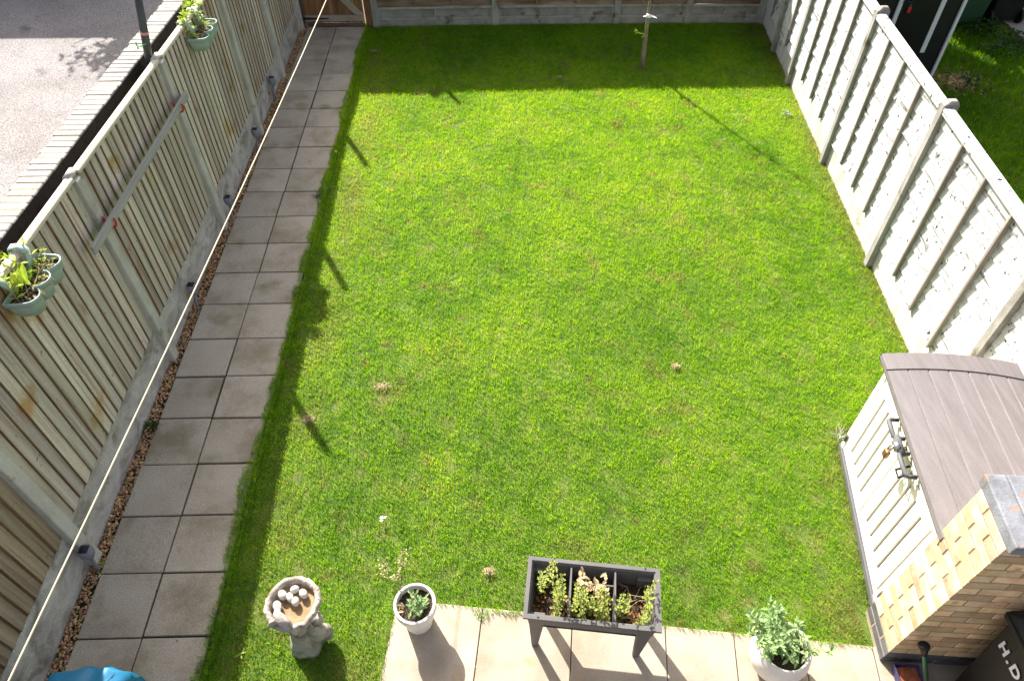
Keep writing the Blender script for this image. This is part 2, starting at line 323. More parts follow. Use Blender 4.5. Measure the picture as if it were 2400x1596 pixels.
# path of paired slabs: joints in the ground every 0.45 m
mb = MB(); jb = MB()
jb.box(-0.45, 0.46, -1.9, 9.15, -0.068, -0.018)
rows_y = [8.55-0.45*k for k in range(0, 24)]
ys = [9.13, 8.55]
for k in range(1, 24): ys.append(8.55-0.45*k)
for i in range(len(ys)-1):
    for s_ in (0, 1):
        xa, xb = (-0.437, -0.006) if s_ == 0 else (0.006, 0.452)
        g = 0.003+U(0, 0.007); dz = U(-0.003, 0.003); t1, t2 = U(-.003, .003), U(-.003, .003)
        a, b = ys[i+1]+g, ys[i]-g
        xa += U(-.004, .005); xb += U(-.006, .003)
        mb.hexa([(xa, a, -0.045), (xb, a, -0.045), (xb, b, -0.045), (xa, b, -0.045),
                 (xa, a, dz+t1), (xb, a, dz+t2), (xb, b, dz-t1), (xa, b, dz-t2)], random.random())
tag(mb.build('path', M['path_slab'], bevel=0.004), kind='structure')
tag(jb.build('path_bed', M['joint']), kind='structure')

# patio, laid a little askew to the path
pa = R(-7.0)
PO = Vector((1.68, 0.225, 0))
def patio(l, d, z):   # l to the right along the lawn edge, d towards the house
    return (PO.x+l*math.cos(pa)+d*math.sin(pa), PO.y+l*math.sin(pa)-d*math.cos(pa), z)
mb = MB(patio); jb = MB(patio)
ls = [0, 0.60, 1.215, 1.84, 2.295, 2.745, 3.20, 3.80, 4.4, 5.0, 5.6]
dep = [0, 0.62, 1.22, 1.82]
for i in range(len(ls)-1):
    for j in range(3):
        g = 0.003
        mb.box(ls[i]+g, ls[i+1]-g, dep[j]+g+U(0, .003), dep[j+1]-g, -0.045, 0.0+U(-.002, .002), random.random())
jb.box(0.01, 5.6, 0.01, 1.82, -0.066, -0.012)
tag(mb.build('patio', M['patio_slab'], bevel=0.004), kind='structure')
tag(jb.build('patio_bed', M['joint']), kind='structure')

# ------------------------------------------------------------------ left fence: feather-edge panels in concrete posts
def ztop(y): return 2.030-0.034*y
def zgb(y): return 0.415-0.012*y
LF = empty('wooden_fence', (-0.55, 4, 0), 'tall weathered feather-edge fence in concrete posts between the slab path and the brick wall', 'fence')
lp = [-1.30, 0.572, 2.49, 4.337, 6.18, 7.60, 9.08]
tfl = lambda l, d, z: (-0.55+d, l, z)
for y in lp:
    mb = MB(tfl); h = ztop(y)-0.02; a = 0.050
    mb.hexa([(y-a, -.065, -.05), (y+a, -.065, -.05), (y+a, .062, -.05), (y-a, .062, -.05),
             (y-a*.95, -.06, h), (y+a*.95, -.06, h), (y+a*.95, .040, h-.012), (y-a*.95, .040, h-.012)], random.random())
    po = mb.build('concrete_post', M['concrete'], LF, bevel=0.006)
    mb = MB(tfl)
    mb.tube([(y-.05, -.015, h+.012), (y+.05, -.015, h+.012)], .030, 10)
    mb.build('post_clip', M['concrete'], po, smooth=True)
for i in range(len(lp)-1):
    a, b = lp[i]+.045, lp[i+1]-.045
    # gravel board, two stacked faces with a lip
    mb = MB(tfl); n = 14
    for k in range(n):
        y0, y1 = a+(b-a)*k/n, a+(b-a)*(k+1)/n
        e0 = .004*mnoise.noise((y0*3, 5, 0)); e1 = .004*mnoise.noise((y1*3, 5, 0))
        mb.hexa([(y0, -.03, -.05), (y1, -.03, -.05), (y1, .006, -.05), (y0, .006, -.05),
                 (y0, -.03, zgb(y0)), (y1, -.03, zgb(y1)), (y1, .006+e1, zgb(y1)), (y0, .006+e0, zgb(y0))], 0.2+0.1*i)
    mb.build('gravel_board', M['gravel_board'], LF)
    mb = MB(tfl); y = a; st = MB(tfl)
    npl = max(8, round((b-a)/0.106)); pit = (b-a)/npl
    for k in range(npl):
        y0 = a+k*pit; y1 = y0+pit*1.02; v = random.random()
        t = .016+U(-.003, .003)
        zb0 = zgb(y0)+.003+U(0, .006)
        mb.hexa([(y0, -.012, zb0), (y1, -.012, zb0), (y1, .002, zb0), (y0, t, zb0),
                 (y0, -.012, ztop(y0)-.03), (y1, -.012, ztop(y1)-.03), (y1, .002, ztop(y1)-.03), (y0, t, ztop(y0)-.03)], v)
        st.box(y0-.007-U(0, .006), y0-.0002, -.010, .0075+.004*random.random(), zb0, ztop(y0)-.035, random.random())
    pn = mb.build('fence_panel', M['old_feather_wood' if i == 0 else 'feather_wood'], LF)
    if i == 0: pn['label'] = 'browner, darker fence panel nearest the house'
    st.build('board_edges', M['stain_edge'], pn)
    mb = MB(tfl)
    mb.hexa([(a, -.032, ztop(a)-.03), (b, -.032, ztop(b)-.03), (b, .032, ztop(b)-.03), (a, .032, ztop(a)-.03),
             (a, -.026, ztop(a)+.004), (b, -.026, ztop(b)+.004), (b, .026, ztop(b)), (a, .026, ztop(a))], random.random())
    mb.build('capping_rail', M['rail_wood'], pn, bevel=0.006)

# brick-on-edge wall just behind it
BW = empty('brick_wall', (-0.9, 4, 0), 'pale old brick wall topped with bricks on edge beside the car park', 'wall')
wx = lambda y: -0.985+0.040*(y-3.4)
tfw = lambda l, d, z: (wx(l)+d, l, z)
mb = MB(tfw)
for k in range(12): mb.box(-2.2+k*1.0, -1.2+k*1.0, .01, .19, -.05, 1.838)
mb.build('wall_core', M['mortar'], BW)
mb = MB(tfw); y = -2.2
while y < 9.8:
    dx = U(-.012, .012); wdt = 0.066
    mb.box(y, y+wdt+.006, 0.0+dx, 0.205+.3*dx, 1.77, 1.842+U(-.003, .003), random.random()); y += 0.0765
mb.build('coping', M['pale_brick'], BW, bevel=0.006)

# gravel strip between fence and path
def ico(c, r, rot):
    t = (1+5**.5)/2
    vs = np.array([(-1, t, 0), (1, t, 0), (-1, -t, 0), (1, -t, 0), (0, -1, t), (0, 1, t), (0, -1, -t), (0, 1, -t), (t, 0, -1), (t, 0, 1), (-t, 0, -1), (-t, 0, 1)])/1.902
    return vs
IV = ico(0, 0, 0)
IF = [(0, 11, 5), (0, 5, 1), (0, 1, 7), (0, 7, 10), (0, 10, 11), (1, 5, 9), (5, 11, 4), (11, 10, 2), (10, 7, 6), (7, 1, 8), (3, 9, 4), (3, 4, 2), (3, 2, 6), (3, 6, 8), (3, 8, 9), (4, 9, 5), (2, 4, 11), (6, 2, 10), (8, 6, 7), (9, 8, 1)]
def pebbles(name, pts, rmin, rmax, m):
    n = len(pts); V = np.zeros((n, 12, 3))
    for i, p in enumerate(pts):
        r = rng.uniform(rmin, rmax); sc = np.array([1, rng.uniform(.6, .95), rng.uniform(.4, .7)])*r
        q = np.array(Matrix.Rotation(rng.uniform(0, 6.28), 3, 'Z') @ Matrix.Rotation(rng.uniform(-.5, .5), 3, 'X'))
        V[i] = (IV*(1+rng.uniform(-.16, .16, (12, 1))))*sc @ q.T+np.array(p)
    me = bpy.data.meshes.new(name)
    fs = (np.array(IF)[None]+np.arange(n)[:, None, None]*12).reshape(-1, 3)
    me.from_pydata(V.reshape(-1, 3).tolist(), [], fs.tolist()); me.update()
    a = me.attributes.new('var', 'FLOAT', 'FACE'); a.data.foreach_set('value', np.repeat(rng.random(n), 20))
    me.polygons.foreach_set('use_smooth', [True]*len(fs)); me.materials.append(m)
    o = bpy.data.objects.new(name, me); C.objects.link(o); return o
pts = []
for _ in range(7500):
    y = rng.uniform(-1.3, 9.1); x = rng.uniform(-.548, -.428)
    pts.append((x, y, -.035+rng.uniform(0, .022)+.012*math.sin((x+.548)/.12*math.pi)))
tag(pebbles('gravel', pts, .006, .0155, M['pebble']), 'brown and white pebbles filling the narrow strip along the fence', 'gravel', kind='stuff')
sheet('gravel_bed', -0.60, -0.44, -1.9, 9.15, -0.035, M['joint'])

# ------------------------------------------------------------------ horizontal overlap-board panel (used by right and back fences)
def lap_panel(tf, a, b, z0, z1, nb, root, mwood, mbat, mids, rail=True, warp=True, name='fence_panel', depth=.052):
    mb = MB(tf); h = (z1-z0)/nb; n = max(6, int((b-a)/.12))
    for k in range(nb):
        v = random.random(); wv = U(0, 50); rows0, rows1, rows2, rows3 = [], [], [], []
        wc, ww, wa = U(a, b), U(.15, .35), (U(.018, .048) if warp and random.random() < .24 else 0)
        for i in range(n+1):
            l = a+(b-a)*i/n
            e = .006*mnoise.noise((l*2.2+wv, k, .3))
            lift = wa*math.exp(-((l-wc)/ww)**2)
            zb, zt = z0+k*h-.012+e+lift, z0+(k+1)*h+.004
            db = .021+.4*lift+.003*mnoise.noise((l*3+wv, 7, k))
            rows0.append((l, db, zb)); rows1.append((l, .006, zt)); rows2.append((l, -.004, zt)); rows3.append((l, db-.010, zb))
        mb.grid([rows3, rows2, rows1, rows0, rows3], v)
    pn = mb.build(name, mwood, root)
    for lm in mids:
        mb = MB(tf); hw = .014
        zt = z1-.045
        mb.box(lm-hw, lm+hw, .012, depth, z0+.025, zt, random.random())
        mb.build('batten', mbat, pn, bevel=.003)
    if rail:
        mb = MB(tf)
        mb.box(a, b, -.012, depth+.004, z1-.045, z1-.008, random.random())
        mb.hexa([(a, -.03, z1-.008), (b, -.03, z1-.008), (b, depth+.012, z1-.008), (a, depth+.012, z1-.008),
                 (a, -.024, z1+.016), (b, -.024, z1+.016), (b, depth+.006, z1+.012), (a, depth+.006, z1+.012)], .5)
        mb.build('capping_rail', mwood, pn, bevel=.004)
    return pn

RF = empty('panel_fence', (6.2, 4, 0), 'sunlit silvery white overlap-panel fence with vertical battens along the right of the lawn', 'fence')
tfr = lambda l, d, z: (5.995+.062*l-d, l, z)
rp = [-2.05, -.15, 1.72, 3.60, 5.42, 7.31, 8.25, 9.17]
for y in rp:
    mb = MB(tfr); h = 1.805; a = .043
    mb.hexa([(y-a, -.075, -.05), (y+a, -.075, -.05), (y+a, .062, -.05), (y-a, .062, -.05),
             (y-a*.95, -.07, h-.03), (y+a*.95, -.07, h-.03), (y+a*.95, .058, h-.03), (y-a*.95, .058, h-.03)], random.random())
    mb.hexa([(y-a*.95, -.07, h-.03), (y+a*.95, -.07, h-.03), (y+a*.95, .045, h-.03), (y-a*.95, .045, h-.03),
             (y-a*.6, -.045, h), (y+a*.6, -.045, h), (y+a*.6, .02, h), (y-a*.6, .02, h)], random.random())
    mb.build('concrete_post', M['shade_concrete'], RF, bevel=.007)
for i in range(len(rp)-1):
    a, b = rp[i]+.04, rp[i+1]-.04
    mb = MB(tfr); mb.box(a, b, -.045, .002, -.05, .245, random.random())
    mb.build('gravel_board', M['concrete'], RF, bevel=.006)
    L_ = b-a
    mids = [a+L_*.25, a+L_*.5, a+L_*.75] if L_ > 1.4 else [a+L_*.5]
    lap_panel(tfr, a+.006, b-.006, .252, 1.74, 11, RF, M['silver_wood'], M['batten_wood'], mids+[a+.03, b-.03] if False else mids)

# ------------------------------------------------------------------ back fence and gate
BF = empty('garden_fence', (3.6, 9.2, 0), 'shaded brown panel fence on recessed concrete gravel boards across the end of the lawn', 'fence')
tfb = lambda l, d, z: (l, 9.2+.04*math.sin((l-.6)/1.9)-d, z)
bp = [.605, 2.43, 4.29, 5.385, 6.50]
for x in bp:
    mb = MB(tfb); a = .05; h = 1.72
    mb.hexa([(x-a, -.07, -.05), (x+a, -.07, -.05), (x+a, .055, -.05), (x-a, .055, -.05),
             (x-a, -.065, h), (x+a, -.065, h), (x+a, .045, h-.012), (x-a, .045, h-.012)][:8], random.random())
    mb.build('concrete_post', M['shade_concrete'], BF, bevel=.006)
for i in range(len(bp)-1):
    a, b = bp[i]+.045, bp[i+1]-.045
    mb = MB(tfb)
    mb.box(a, b, -.03, .0, -.05, .27, .3)          # board
    mb.box(a, b, .0, .036, -.05, .075, .35)        # frame round the recessed panels
    mb.box(a, b, .0, .042, .075, .105, .9)
    mb.box(a, b, .0, .042, .232, .262, .95)
    c = (a+b)/2
    for q in (a, c-.02, b-.04): mb.box(q, q+.04, .0, .034, .105, .232, .5)
    mb.build('gravel_board', M['shade_concrete'], BF, bevel=.004)
    lap_panel(tfb, a+.004, b-.004, .275, 1.66, 10, BF, M['brown_wood'], M['brown_wood'], [a+(b-a)*.33, a+(b-a)*.66] if b-a > 1.3 else [c], warp=False)

GT = empty('garden_gate', (0, 9.2, 0), 'brown boarded gate with a grey diagonal brace at the end of the slab path', 'gate')
tfg = lambda l, d, z: (l, 9.2-d, z)
mb = MB(tfg); x = -.46
while x < .42:
    mb.box(x, min(x+.094, .43), -.02, .0+U(0, .003), .035, 1.75, random.random()); x += .0965
mb.build('gate_boards', M['gate_wood'], GT, bevel=.003)
mb = MB(tfg)
mb.box(-.46, .43, .004, .035, .065, .155, .4)
mb.build('ledge', M['brace_wood'], GT, bevel=.004)
mb = MB(tfg); mb.box(-.46, .43, .004, .035, 1.5, 1.6, .6); mb.build('ledge', M['brace_wood'], GT, bevel=.004)
mb = MB(tfg)
mb.hexa([(.31, .004, .157), (.43, .004, .157), (.43, .033, .157), (.31, .033, .157),
         (-.46, .004, .98), (-.37, .004, 1.1), (-.37, .033, 1.1), (-.46, .033, .98)], .7)
mb.build('brace', M['brace_wood'], GT, bevel=.004)
mb = MB(tfg)
mb.hexa([(-.50, .036, .092), (-.10, .036, .103), (-.10, .040, .103), (-.50, .040, .092), (-.50, .036, .135), (-.10, .036, .118), (-.10, .040, .118), (-.50, .040, .135)], .5)
mb.tube([(-.505, .045, .075), (-.505, .045, .155)], .014, 8)
mb.build('hinge', M['black_metal'], GT)
mb = MB(tfg); mb.box(.452, .545, -.05, .03, -.03, 1.8, .3)
mb.build('gate_post', M['gate_wood'], GT, bevel=.004)
mb = MB(tfg); mb.box(-.44, .43, -.04, .0, -.05, .03, .2); mb.build('sill_board', M['brown_wood'], GT)

# ------------------------------------------------------------------ lawn
def fbm(x, y, sc, seed):
    """cheap smooth value noise on numpy arrays"""
    g = np.random.default_rng(seed).random((64, 64)); out = np.zeros_like(x); amp = .6; tot = 0
    for o in range(3):
        u, v = x*sc*2**o+13.7*o, y*sc*2**o+5.1*o
        i, j = np.floor(u).astype(int), np.floor(v).astype(int); fu, fv = u-i, v-j
        fu, fv = fu*fu*(3-2*fu), fv*fv*(3-2*fv)
        a = g[i % 64, j % 64]*(1-fu)+g[(i+1) % 64, j % 64]*fu
        b = g[i % 64, (j+1) % 64]*(1-fu)+g[(i+1) % 64, (j+1) % 64]*fu
        out += amp*(a*(1-fv)+b*fv); tot += amp; amp *= .55
    return out/tot

def blades(name, x, y, dry, length, width, lush, label):
    n = len(x)
    clump = fbm(x, y, 22, 3); pat = fbm(x, y, 1.6, 5)
    L = length*(0.6+.8*rng.random(n))*(0.75+.5*clump)
    a = rng.uniform(0, 2*np.pi, n)
    # blades lean with the mowing and with their tuft
    la = fbm(x, y, 14, 8)*8+rng.normal(0, 2.2, n); lean = rng.uniform(.05, .85, n)
    dx, dy = np.cos(la)*np.sin(lean), np.sin(la)*np.sin(lean); dz = np.cos(lean)
    wx_, wy_ = np.cos(a)*width*(.6+.8*rng.random(n))*.5, np.sin(a)*width*(.6+.8*rng.random(n))*.5
    z0 = np.where((x < .50) | ((x > 1.6) & (x < 5) & (x*math.sin(pa)+(PO.y-PO.x*math.sin(pa))*1.0 > y)), .0005, -.027)
    P0 = np.stack([x, y, z0], 1); D = np.stack([dx, dy, dz], 1); W = np.stack([wx_, wy_, 0*wx_], 1)
    P1 = P0+D*(L*.55)[:, None]
    D2 = D+np.stack([dx*.6, dy*.6, -dz*.35], 1); D2 /= np.linalg.norm(D2, axis=1)[:, None]
    P2 = P1+D2*(L*.45)[:, None]
    V = np.stack([P0-W, P0+W, P1+W*.8, P1-W*.8, P2], 1).reshape(-1, 3)
    base = np.arange(n)*5
    loops = np.stack([base, base+1, base+2, base+3, base+3, base+2, base+4], 1).reshape(-1)
    me = bpy.data.meshes.new(name)
    me.vertices.add(len(V)); me.vertices.foreach_set('co', V.astype(np.float32).ravel())
    me.loops.add(len(loops)); me.loops.foreach_set('vertex_index', loops.astype(np.int32))
    st = np.stack([np.arange(n)*7, np.arange(n)*7+4], 1).ravel()
    me.polygons.add(2*n); me.polygons.foreach_set('loop_start', st.astype(np.int32))
    me.update(calc_edges=True); me.validate()
    v = np.clip(.26+.38*rng.random(n)+.8*(pat-.5)+.8*(clump-.5)+lush, 0, 1)
    at = me.attributes.new('var', 'FLOAT', 'FACE'); at.data.foreach_set('value', np.repeat(v, 2).astype(np.float32))
    d = (rng.random(n) < dry).astype(float)*(.55+.45*rng.random(n))+.12*dry
    at = me.attributes.new('dry', 'FLOAT', 'FACE'); at.data.foreach_set('value', np.repeat(np.clip(d, 0, 1), 2).astype(np.float32))
    me.materials.append(M['grass'])
    o = bpy.data.objects.new(name, me); C.objects.link(o)
    tag(o, label, 'grass', kind='stuff'); return o

def gauss(x, y, cx, cy, r): return np.exp(-((x-cx)**2+(y-cy)**2)/(r*r))
NB = 1000000
x = rng.uniform(.36, 6.6, NB); y = rng.uniform(-1.9, 9.24, NB); x[:26000] = rng.uniform(.36, .53, 26000)
# nearer grass shows larger: keep the far grass a little sparser
edge_l = .422+.12*(fbm(y*0+3, y, 1.6, 21)-.5)+.07*(fbm(y*0+1, y, 7, 22)-.5)+rng.normal(0, .010, NB)
edge_r = 5.985+.062*y+.02
keep = (x > edge_l) & (x < edge_r) & (y < 9.19)
# patio is clear of grass
lx = (x-PO.x)*math.cos(pa)+(y-PO.y)*math.sin(pa); ld = (x-PO.x)*math.sin(pa)-(y-PO.y)*math.cos(pa)
ov = .018+.03*(fbm(x, y, 7, 30)-.5)
ov2 = ov+.09*gauss(x, y, 2.27, .08, .06)+.03*gauss(x, y, 2.45, .12, .1)
keep &= ~((lx > -.0+ov*.6) & (ld > ov2))
# storage box and brick wall stand on bare ground
keep &= ~((x > 5.19-.167*(1.402-y)+.01) & (y < 1.40) & (y > -.4))
keep &= ~((x > 4.84) & (y < .05))
# bare trodden spots
DRYPX = [(876, 122, .05), (1312, 182, .035), (897, 905, .07), (722, 985, .055), (905, 925, .07), (1330, 300, .03), (860, 350, .03), (1152, 395, .025), (695, 1115, .05), (1585, 860, .05), (1145, 1345, .05), (1285, 180, .03), (960, 520, .03), (1340, 285, .03), (1890, 135, .04), (895, 655, .04), (905, 807, .045), (1050, 990, .05), (1080, 745, .04), (1615, 1392, .085), (1760, 1412, .07), (1700, 1440, .05), (1880, 1250, .05), (1925, 1330, .06), (1440, 1200, .05), (1560, 1075, .04), (640, 1180, .06), (700, 1330, .06), (980, 880, .05), (820, 420, .06), (800, 560, .05), (850, 1065, .04), (1500, 158, .10), (1045, 1345, .06), (1240, 1310, .05), (1600, 1340, .06)]
dry = np.zeros(NB)
bare = np.zeros(NB)
for (px, py, r) in DRYPX:
    p = G(px, py); g = gauss(x, y, p.x, p.y, r); dry = np.maximum(dry, g*.95); bare = np.maximum(bare, g)
dist_r = edge_r-x
pn = fbm(x, y, 2.2, 40)
dry = np.maximum(dry, np.exp(-np.maximum(dist_r, 0)/.14)*.95*(.35+pn))                     # along the right fence
box_d = np.maximum(0, 5.19-.167*(1.402-y)-x)
dry = np.maximum(dry, np.where((y < 1.6), np.exp(-box_d/.10), 0)*1.0)                      # along the storage box
dry = np.maximum(dry, gauss(x, y, 4.80, .04, .22)*1.0)
dry = np.maximum(dry, .62*np.exp(-((x-.78)/.17)**2)*np.clip((pn-.3)*2.2, 0, 1))            # scuffed strip beside the path
dry = np.maximum(dry, .5*gauss(x, y, 6.45, 8.9, .5))
dry = np.maximum(dry, .45*gauss(x, y, 1.5, -.25, .3))
dry = np.maximum(dry, .30*np.clip((fbm(x, y, 1.1, 41)-.5)*4, 0, 1)*np.clip((fbm(x, y, 7, 42)-.42)*4, 0, 1))
dry = np.maximum(dry, .6*np.clip((fbm(x, y, 5, 44)-.69)*9, 0, 1))
keep &= rng.random(NB) > .72*np.clip(bare, 0, 1)
keep &= rng.random(NB) > np.clip((fbm(x, y, 9, 45)-.6)*3, 0, .6)
p = G(740, 925)
lush = -.35*gauss(x, y, p.x, p.y, .12)-.2*np.clip((fbm(x, y, 3, 50)-.55)*6, 0, 1)+.0*x
lush = lush+.10*np.clip((y-1)/6, 0, 1)
k = keep
blades('lawn_grass', x[k], y[k], dry[k], np.full(k.sum(), .034), .0033, lush[k], 'short bright green mown grass covering the garden lawn')
n2 = 120000
x = rng.uniform(7.0, 13, n2); y = rng.uniform(3.2, 10, n2)
k = (x > 6.2+.06*y+.1) & ~((x > 6.5) & (x < 8.45) & (y > 7.4)) & ~((x > 10.2) & (y > 8.2))
g0 = gauss(x, y, 8.75, 7.3, .32); k &= rng.random(n2) > g0*.95
blades('neighbour_grass', x[k], y[k], .12*np.ones(k.sum()), np.full(k.sum(), .075), .009, -.26*np.ones(k.sum()), 'longer green grass of the neighbouring garden beyond the fence')

# ------------------------------------------------------------------ storage box
F0 = Vector((5.165, 1.402, 0)); uu = Vector((-.158, -.9874, 0)); dd = Vector((.9874, -.158, 0))
SB = empty('storage_box', F0, 'cream garden storage box with a brown plank lid and padlocked doors beside the fence', 'storage box')
tfs = lambda l, d, z: tuple(F0+uu*l+dd*d+Vector((0, 0, z*(1+.06*l))))
SL, SD, SH = 1.34, .77, .985
mb = MB(tfs)
mb.box(.0, SL, .022, SD, .03, SH, .5)
mb.build('body', M['cream_shade'], SB)
mb = MB(tfs)
mb.box(-.006, .05, -.002, SD, .0, SH, .5); mb.box(SL-.085, SL, -.002, SD, .0, SH, .5)
mb.box(.05, SL-.085, .004, .03, .035, .095, .5); mb.box(.05, SL-.085, .004, .03, .90, SH, .5)
mb.build('frame', M['cream'], SB, bevel=.006, seg=2)
mb = MB(tfs); mb.box(-.01, SL+.005, -.012, SD, -.02, .033, .5)
mb.build('base', M['grey_plastic'], SB, bevel=.005)
for (a, b) in ((.062, .645), (.655, SL-.097)):
    mb = MB(tfs); nr = 5; pit = (b-a)/(nr)
    mb.box(a, b, -.004, .012, .10, .165, .5); mb.box(a, b, -.004, .012, .835, .893, .5)
    for k in range(nr):
        q0 = a+k*pit+(.0115 if k else 0); q1 = a+(k+1)*pit-(.0115 if k < nr-1 else 0)
        mb.box(q0, q1, -.005, .012, .165, .835, .5)
    dr_ = mb.build('door', M['cream'], SB, bevel=.005, seg=2)
for l in (.03, SL-.03):
    mb = MB(tfs); mb.tube([(l, -.01, .12), (l, -.01, .19)], .012, 8); mb.build('hinge', M['grey_plastic'], SB)
# arched plank lid
def lidz(d): return 1.062+.066*(1-((d-.47)/.53)**2)
mb = MB(tfs); d0, d1, n = -.055, .83, 7
gl = .018
for k in range(n):
    a, b = d0+(d1-d0)*k/n, d0+(d1-d0)*(k+1)/n
    rows = []
    for t in (0, .05, .5, .95, 1):
        d = a+(b-a)*t; z = lidz(d)-(.008 if (t in (0, 1) and not (k == 0 and t == 0) and not (k == n-1 and t == 1)) else 0)
        rows.append([(.10, d, z), (SL+.06, d, z)])
    mb.grid(rows, random.random())
# end bands and underside
for (la, lb) in ((-.06, .10),):
    rows = []
    for i in range(17):
        d = d0-.004+(d1-d0+.008)*i/16; rows.append([(la, d, lidz(d)-.055), (la, d, lidz(d)+.004), (la+.004, d, lidz(d)+.008), (lb-.003, d, lidz(d)+.008), (lb, d, lidz(d)-.006)])
    mb.grid(rows, .55)
rows = [[(-.06, d0, lidz(d0)), (SL+.06, d0, lidz(d0))], [(-.06, d0-.004, lidz(d0)-.03), (SL+.06, d0-.004, lidz(d0)-.03)], [(-.06, d0+.01, lidz(d0)-.062), (SL+.06, d0+.01, lidz(d0)-.062)], [(-.06, SD, .985), (SL+.06, SD, .985)], [(-.06, d1, lidz(d1)), (SL+.06, d1, lidz(d1))]]
mb.grid(rows, .3)
rows = [[(SL+.06, d0+(d1-d0)*i/16, .985), (SL+.06, d0+(d1-d0)*i/16, lidz(d0+(d1-d0)*i/16))] for i in range(17)]
mb.grid(rows, .4)
lid = mb.build('lid', M['lid_brown'], SB)
# lock bar: two loop handles, a barrel between them, brass padlock
lz = .935
mb = MB(tfs)
for (a, b) in ((.44, .60), (.72, .90)):
    mb.tube([(a, -.012, lz), (a, -.062, lz), (a+.012, -.078, lz), (b-.012, -.078, lz), (b, -.062, lz), (b, -.012, lz)], .0155, 8)
mb.tube([(.585, -.06, lz), (.735, -.06, lz)], .024, 10)
hd = mb.build('handle', M['grey_plastic'], SB, smooth=True)
mb = MB(tfs); mb.tube([(.63, -.075, lz), (.70, -.075, lz)], .026, 14); mb.build('barrel', M['chrome'], hd, smooth=True)
mb = MB(tfs); mb.tube([(.80, -.015, lz-.02), (.80, -.085, lz-.075), (.86, -.085, lz-.075), (.86, -.015, lz-.02)], .009, 7); mb.build('handle', M['black_plastic'], SB, smooth=True)
mb = MB(tfs); mb.box(.655, .705, -.135, -.105, lz-.10, lz-.035, .5)
pk = mb.build('padlock', M['brass'], SB, bevel=.008, seg=2)
mb = MB(tfs); mb.tube([(.664, -.12, lz-.04), (.664, -.115, lz), (.68, -.11, lz+.018), (.697, -.115, lz), (.697, -.12, lz-.04)], .0045, 7); mb.build('shackle', M['chrome'], pk, smooth=True)

# ------------------------------------------------------------------ brick pier / wall end at the patio
W0 = Vector((4.865, -.262, 0)); we = Vector((.9965, -.084, 0)); wn = Vector((.10, .995, 0))
WL = empty('garden_wall', W0, 'yellow brick wall end with dark base bricks and grey coping at the patio corner', 'wall')
tfp = lambda l, d, z: tuple(W0+we*l+wn*d+Vector((0, 0, z)))
TH, WLEN = .335, 2.6
mb = MB(tfp); mb.box(.0035, WLEN, .0035, TH-.0035, -.05, 1.615); mb.build('mortar_core', M['mortar'], WL)
mb = MB(tfp); bb = MB(tfp)
for c in range(21):
    z0 = .012+c*.0765; z1 = z0+.066; t = bb if c < 2 else mb
    off = (c % 2)
    # front and back faces: stretchers; end face: one and a half bricks
    for face_ in (0, 1):
        ya, yb = (0, .10) if face_ == 0 else (TH-.10, TH)
        xs = [0, .215] if off == 0 else [0, .102]
        e = 0; first = .215 if off == 0 else .102
        l = .1125 if off == 0 else .2255
        while l < WLEN-.1:
            ln = .215
            t.box(l, min(l+ln, WLEN), ya+U(-.0015, .0015), yb, z0, z1, random.random()); l += ln+.0105
    cuts = ((.0, .215), (.2255, TH)) if off == 0 else ((.0, .1095), (.12, TH))
    for (a, b) in cuts: t.box(U(-.0015, .0015), .102 if off == 0 else .215, a, b, z0, z1, random.random())
mb.build('brickwork', M['brick'], WL, bevel=.003)
bb.build('base_bricks', M['blue_brick'], WL, bevel=.003)
mb = MB(tfp); l = -.012
mb.box(-.006, WLEN, -.030, TH+.03, 1.618, 1.632, .3)
while l < WLEN:
    mb.box(l, l+.105, -.040, TH+.035, 1.63, 1.700+U(-.003, .003), random.random()); l += .1105
mb.build('coping', M['coping'], WL, bevel=.012, seg=2)

# ------------------------------------------------------------------ birdbath
BC = Vector((1.150, -.045, 0)); BZ = .915
BB = empty('birdbath', BC, 'carved pale stone birdbath on a tree trunk pedestal standing on the grass', 'birdbath')
def bw(a, z): return 1+.10*mnoise.noise((math.cos(a)*1.6, math.sin(a)*1.6, z*5))+.05*math.sin(5*a+z*9)
mb = MB()
mb.lathe((BC.x-.040, BC.y+.0, 0), [(r_, z_*BZ) for r_, z_ in [(.115, -.03), (.112, .03), (.085, .09), (.072, .2), (.068, .34), (.078, .46), (.10, .56), (.13, .615)]], 40, wob=bw, cap1=True)
ped = mb.build('pedestal', M['dark_stone'], BB, smooth=True)
def rw(a, z): return 1+.012*math.sin(13*a+1.3+z*40)+.018*math.sin(4*a)+.03*mnoise.noise((math.cos(a)*3, math.sin(a)*3, z*6))+.045*mnoise.noise((math.cos(a)*7, math.sin(a)*7, z*25))
mb = MB()
mb.lathe(BC, [(r_, z_*BZ) for r_, z_ in [(.09, .565), (.13, .60), (.156, .64), (.168, .664), (.169, .682), (.160, .697), (.145, .698), (.132, .686), (.129, .664), (.126, .640)]], 96, wob=rw, cap1=False)
bas = mb.build('basin', M['stone'], BB, smooth=True)
mb = MB(); mb.lathe(BC, [(.0005, .640*BZ), (.06, .640*BZ), (.129, .645*BZ)], 48, wob=rw, cap0=False)
mb.build('basin_floor', M['basin_stone'], bas, smooth=True)
mb = MB()   # knot holes drilled in the carved rim
for a in (0.1, .45, .8, 1.2, 1.9, 3.6, 5.2):
    r_ = .153*rw(a, .69); mb.ball((BC.x+r_*math.cos(a), BC.y+r_*math.sin(a), .694*BZ), (.006, .006, .004), n=8, m=5)
mb.build('knot_holes', M['near_black'], bas, smooth=True)
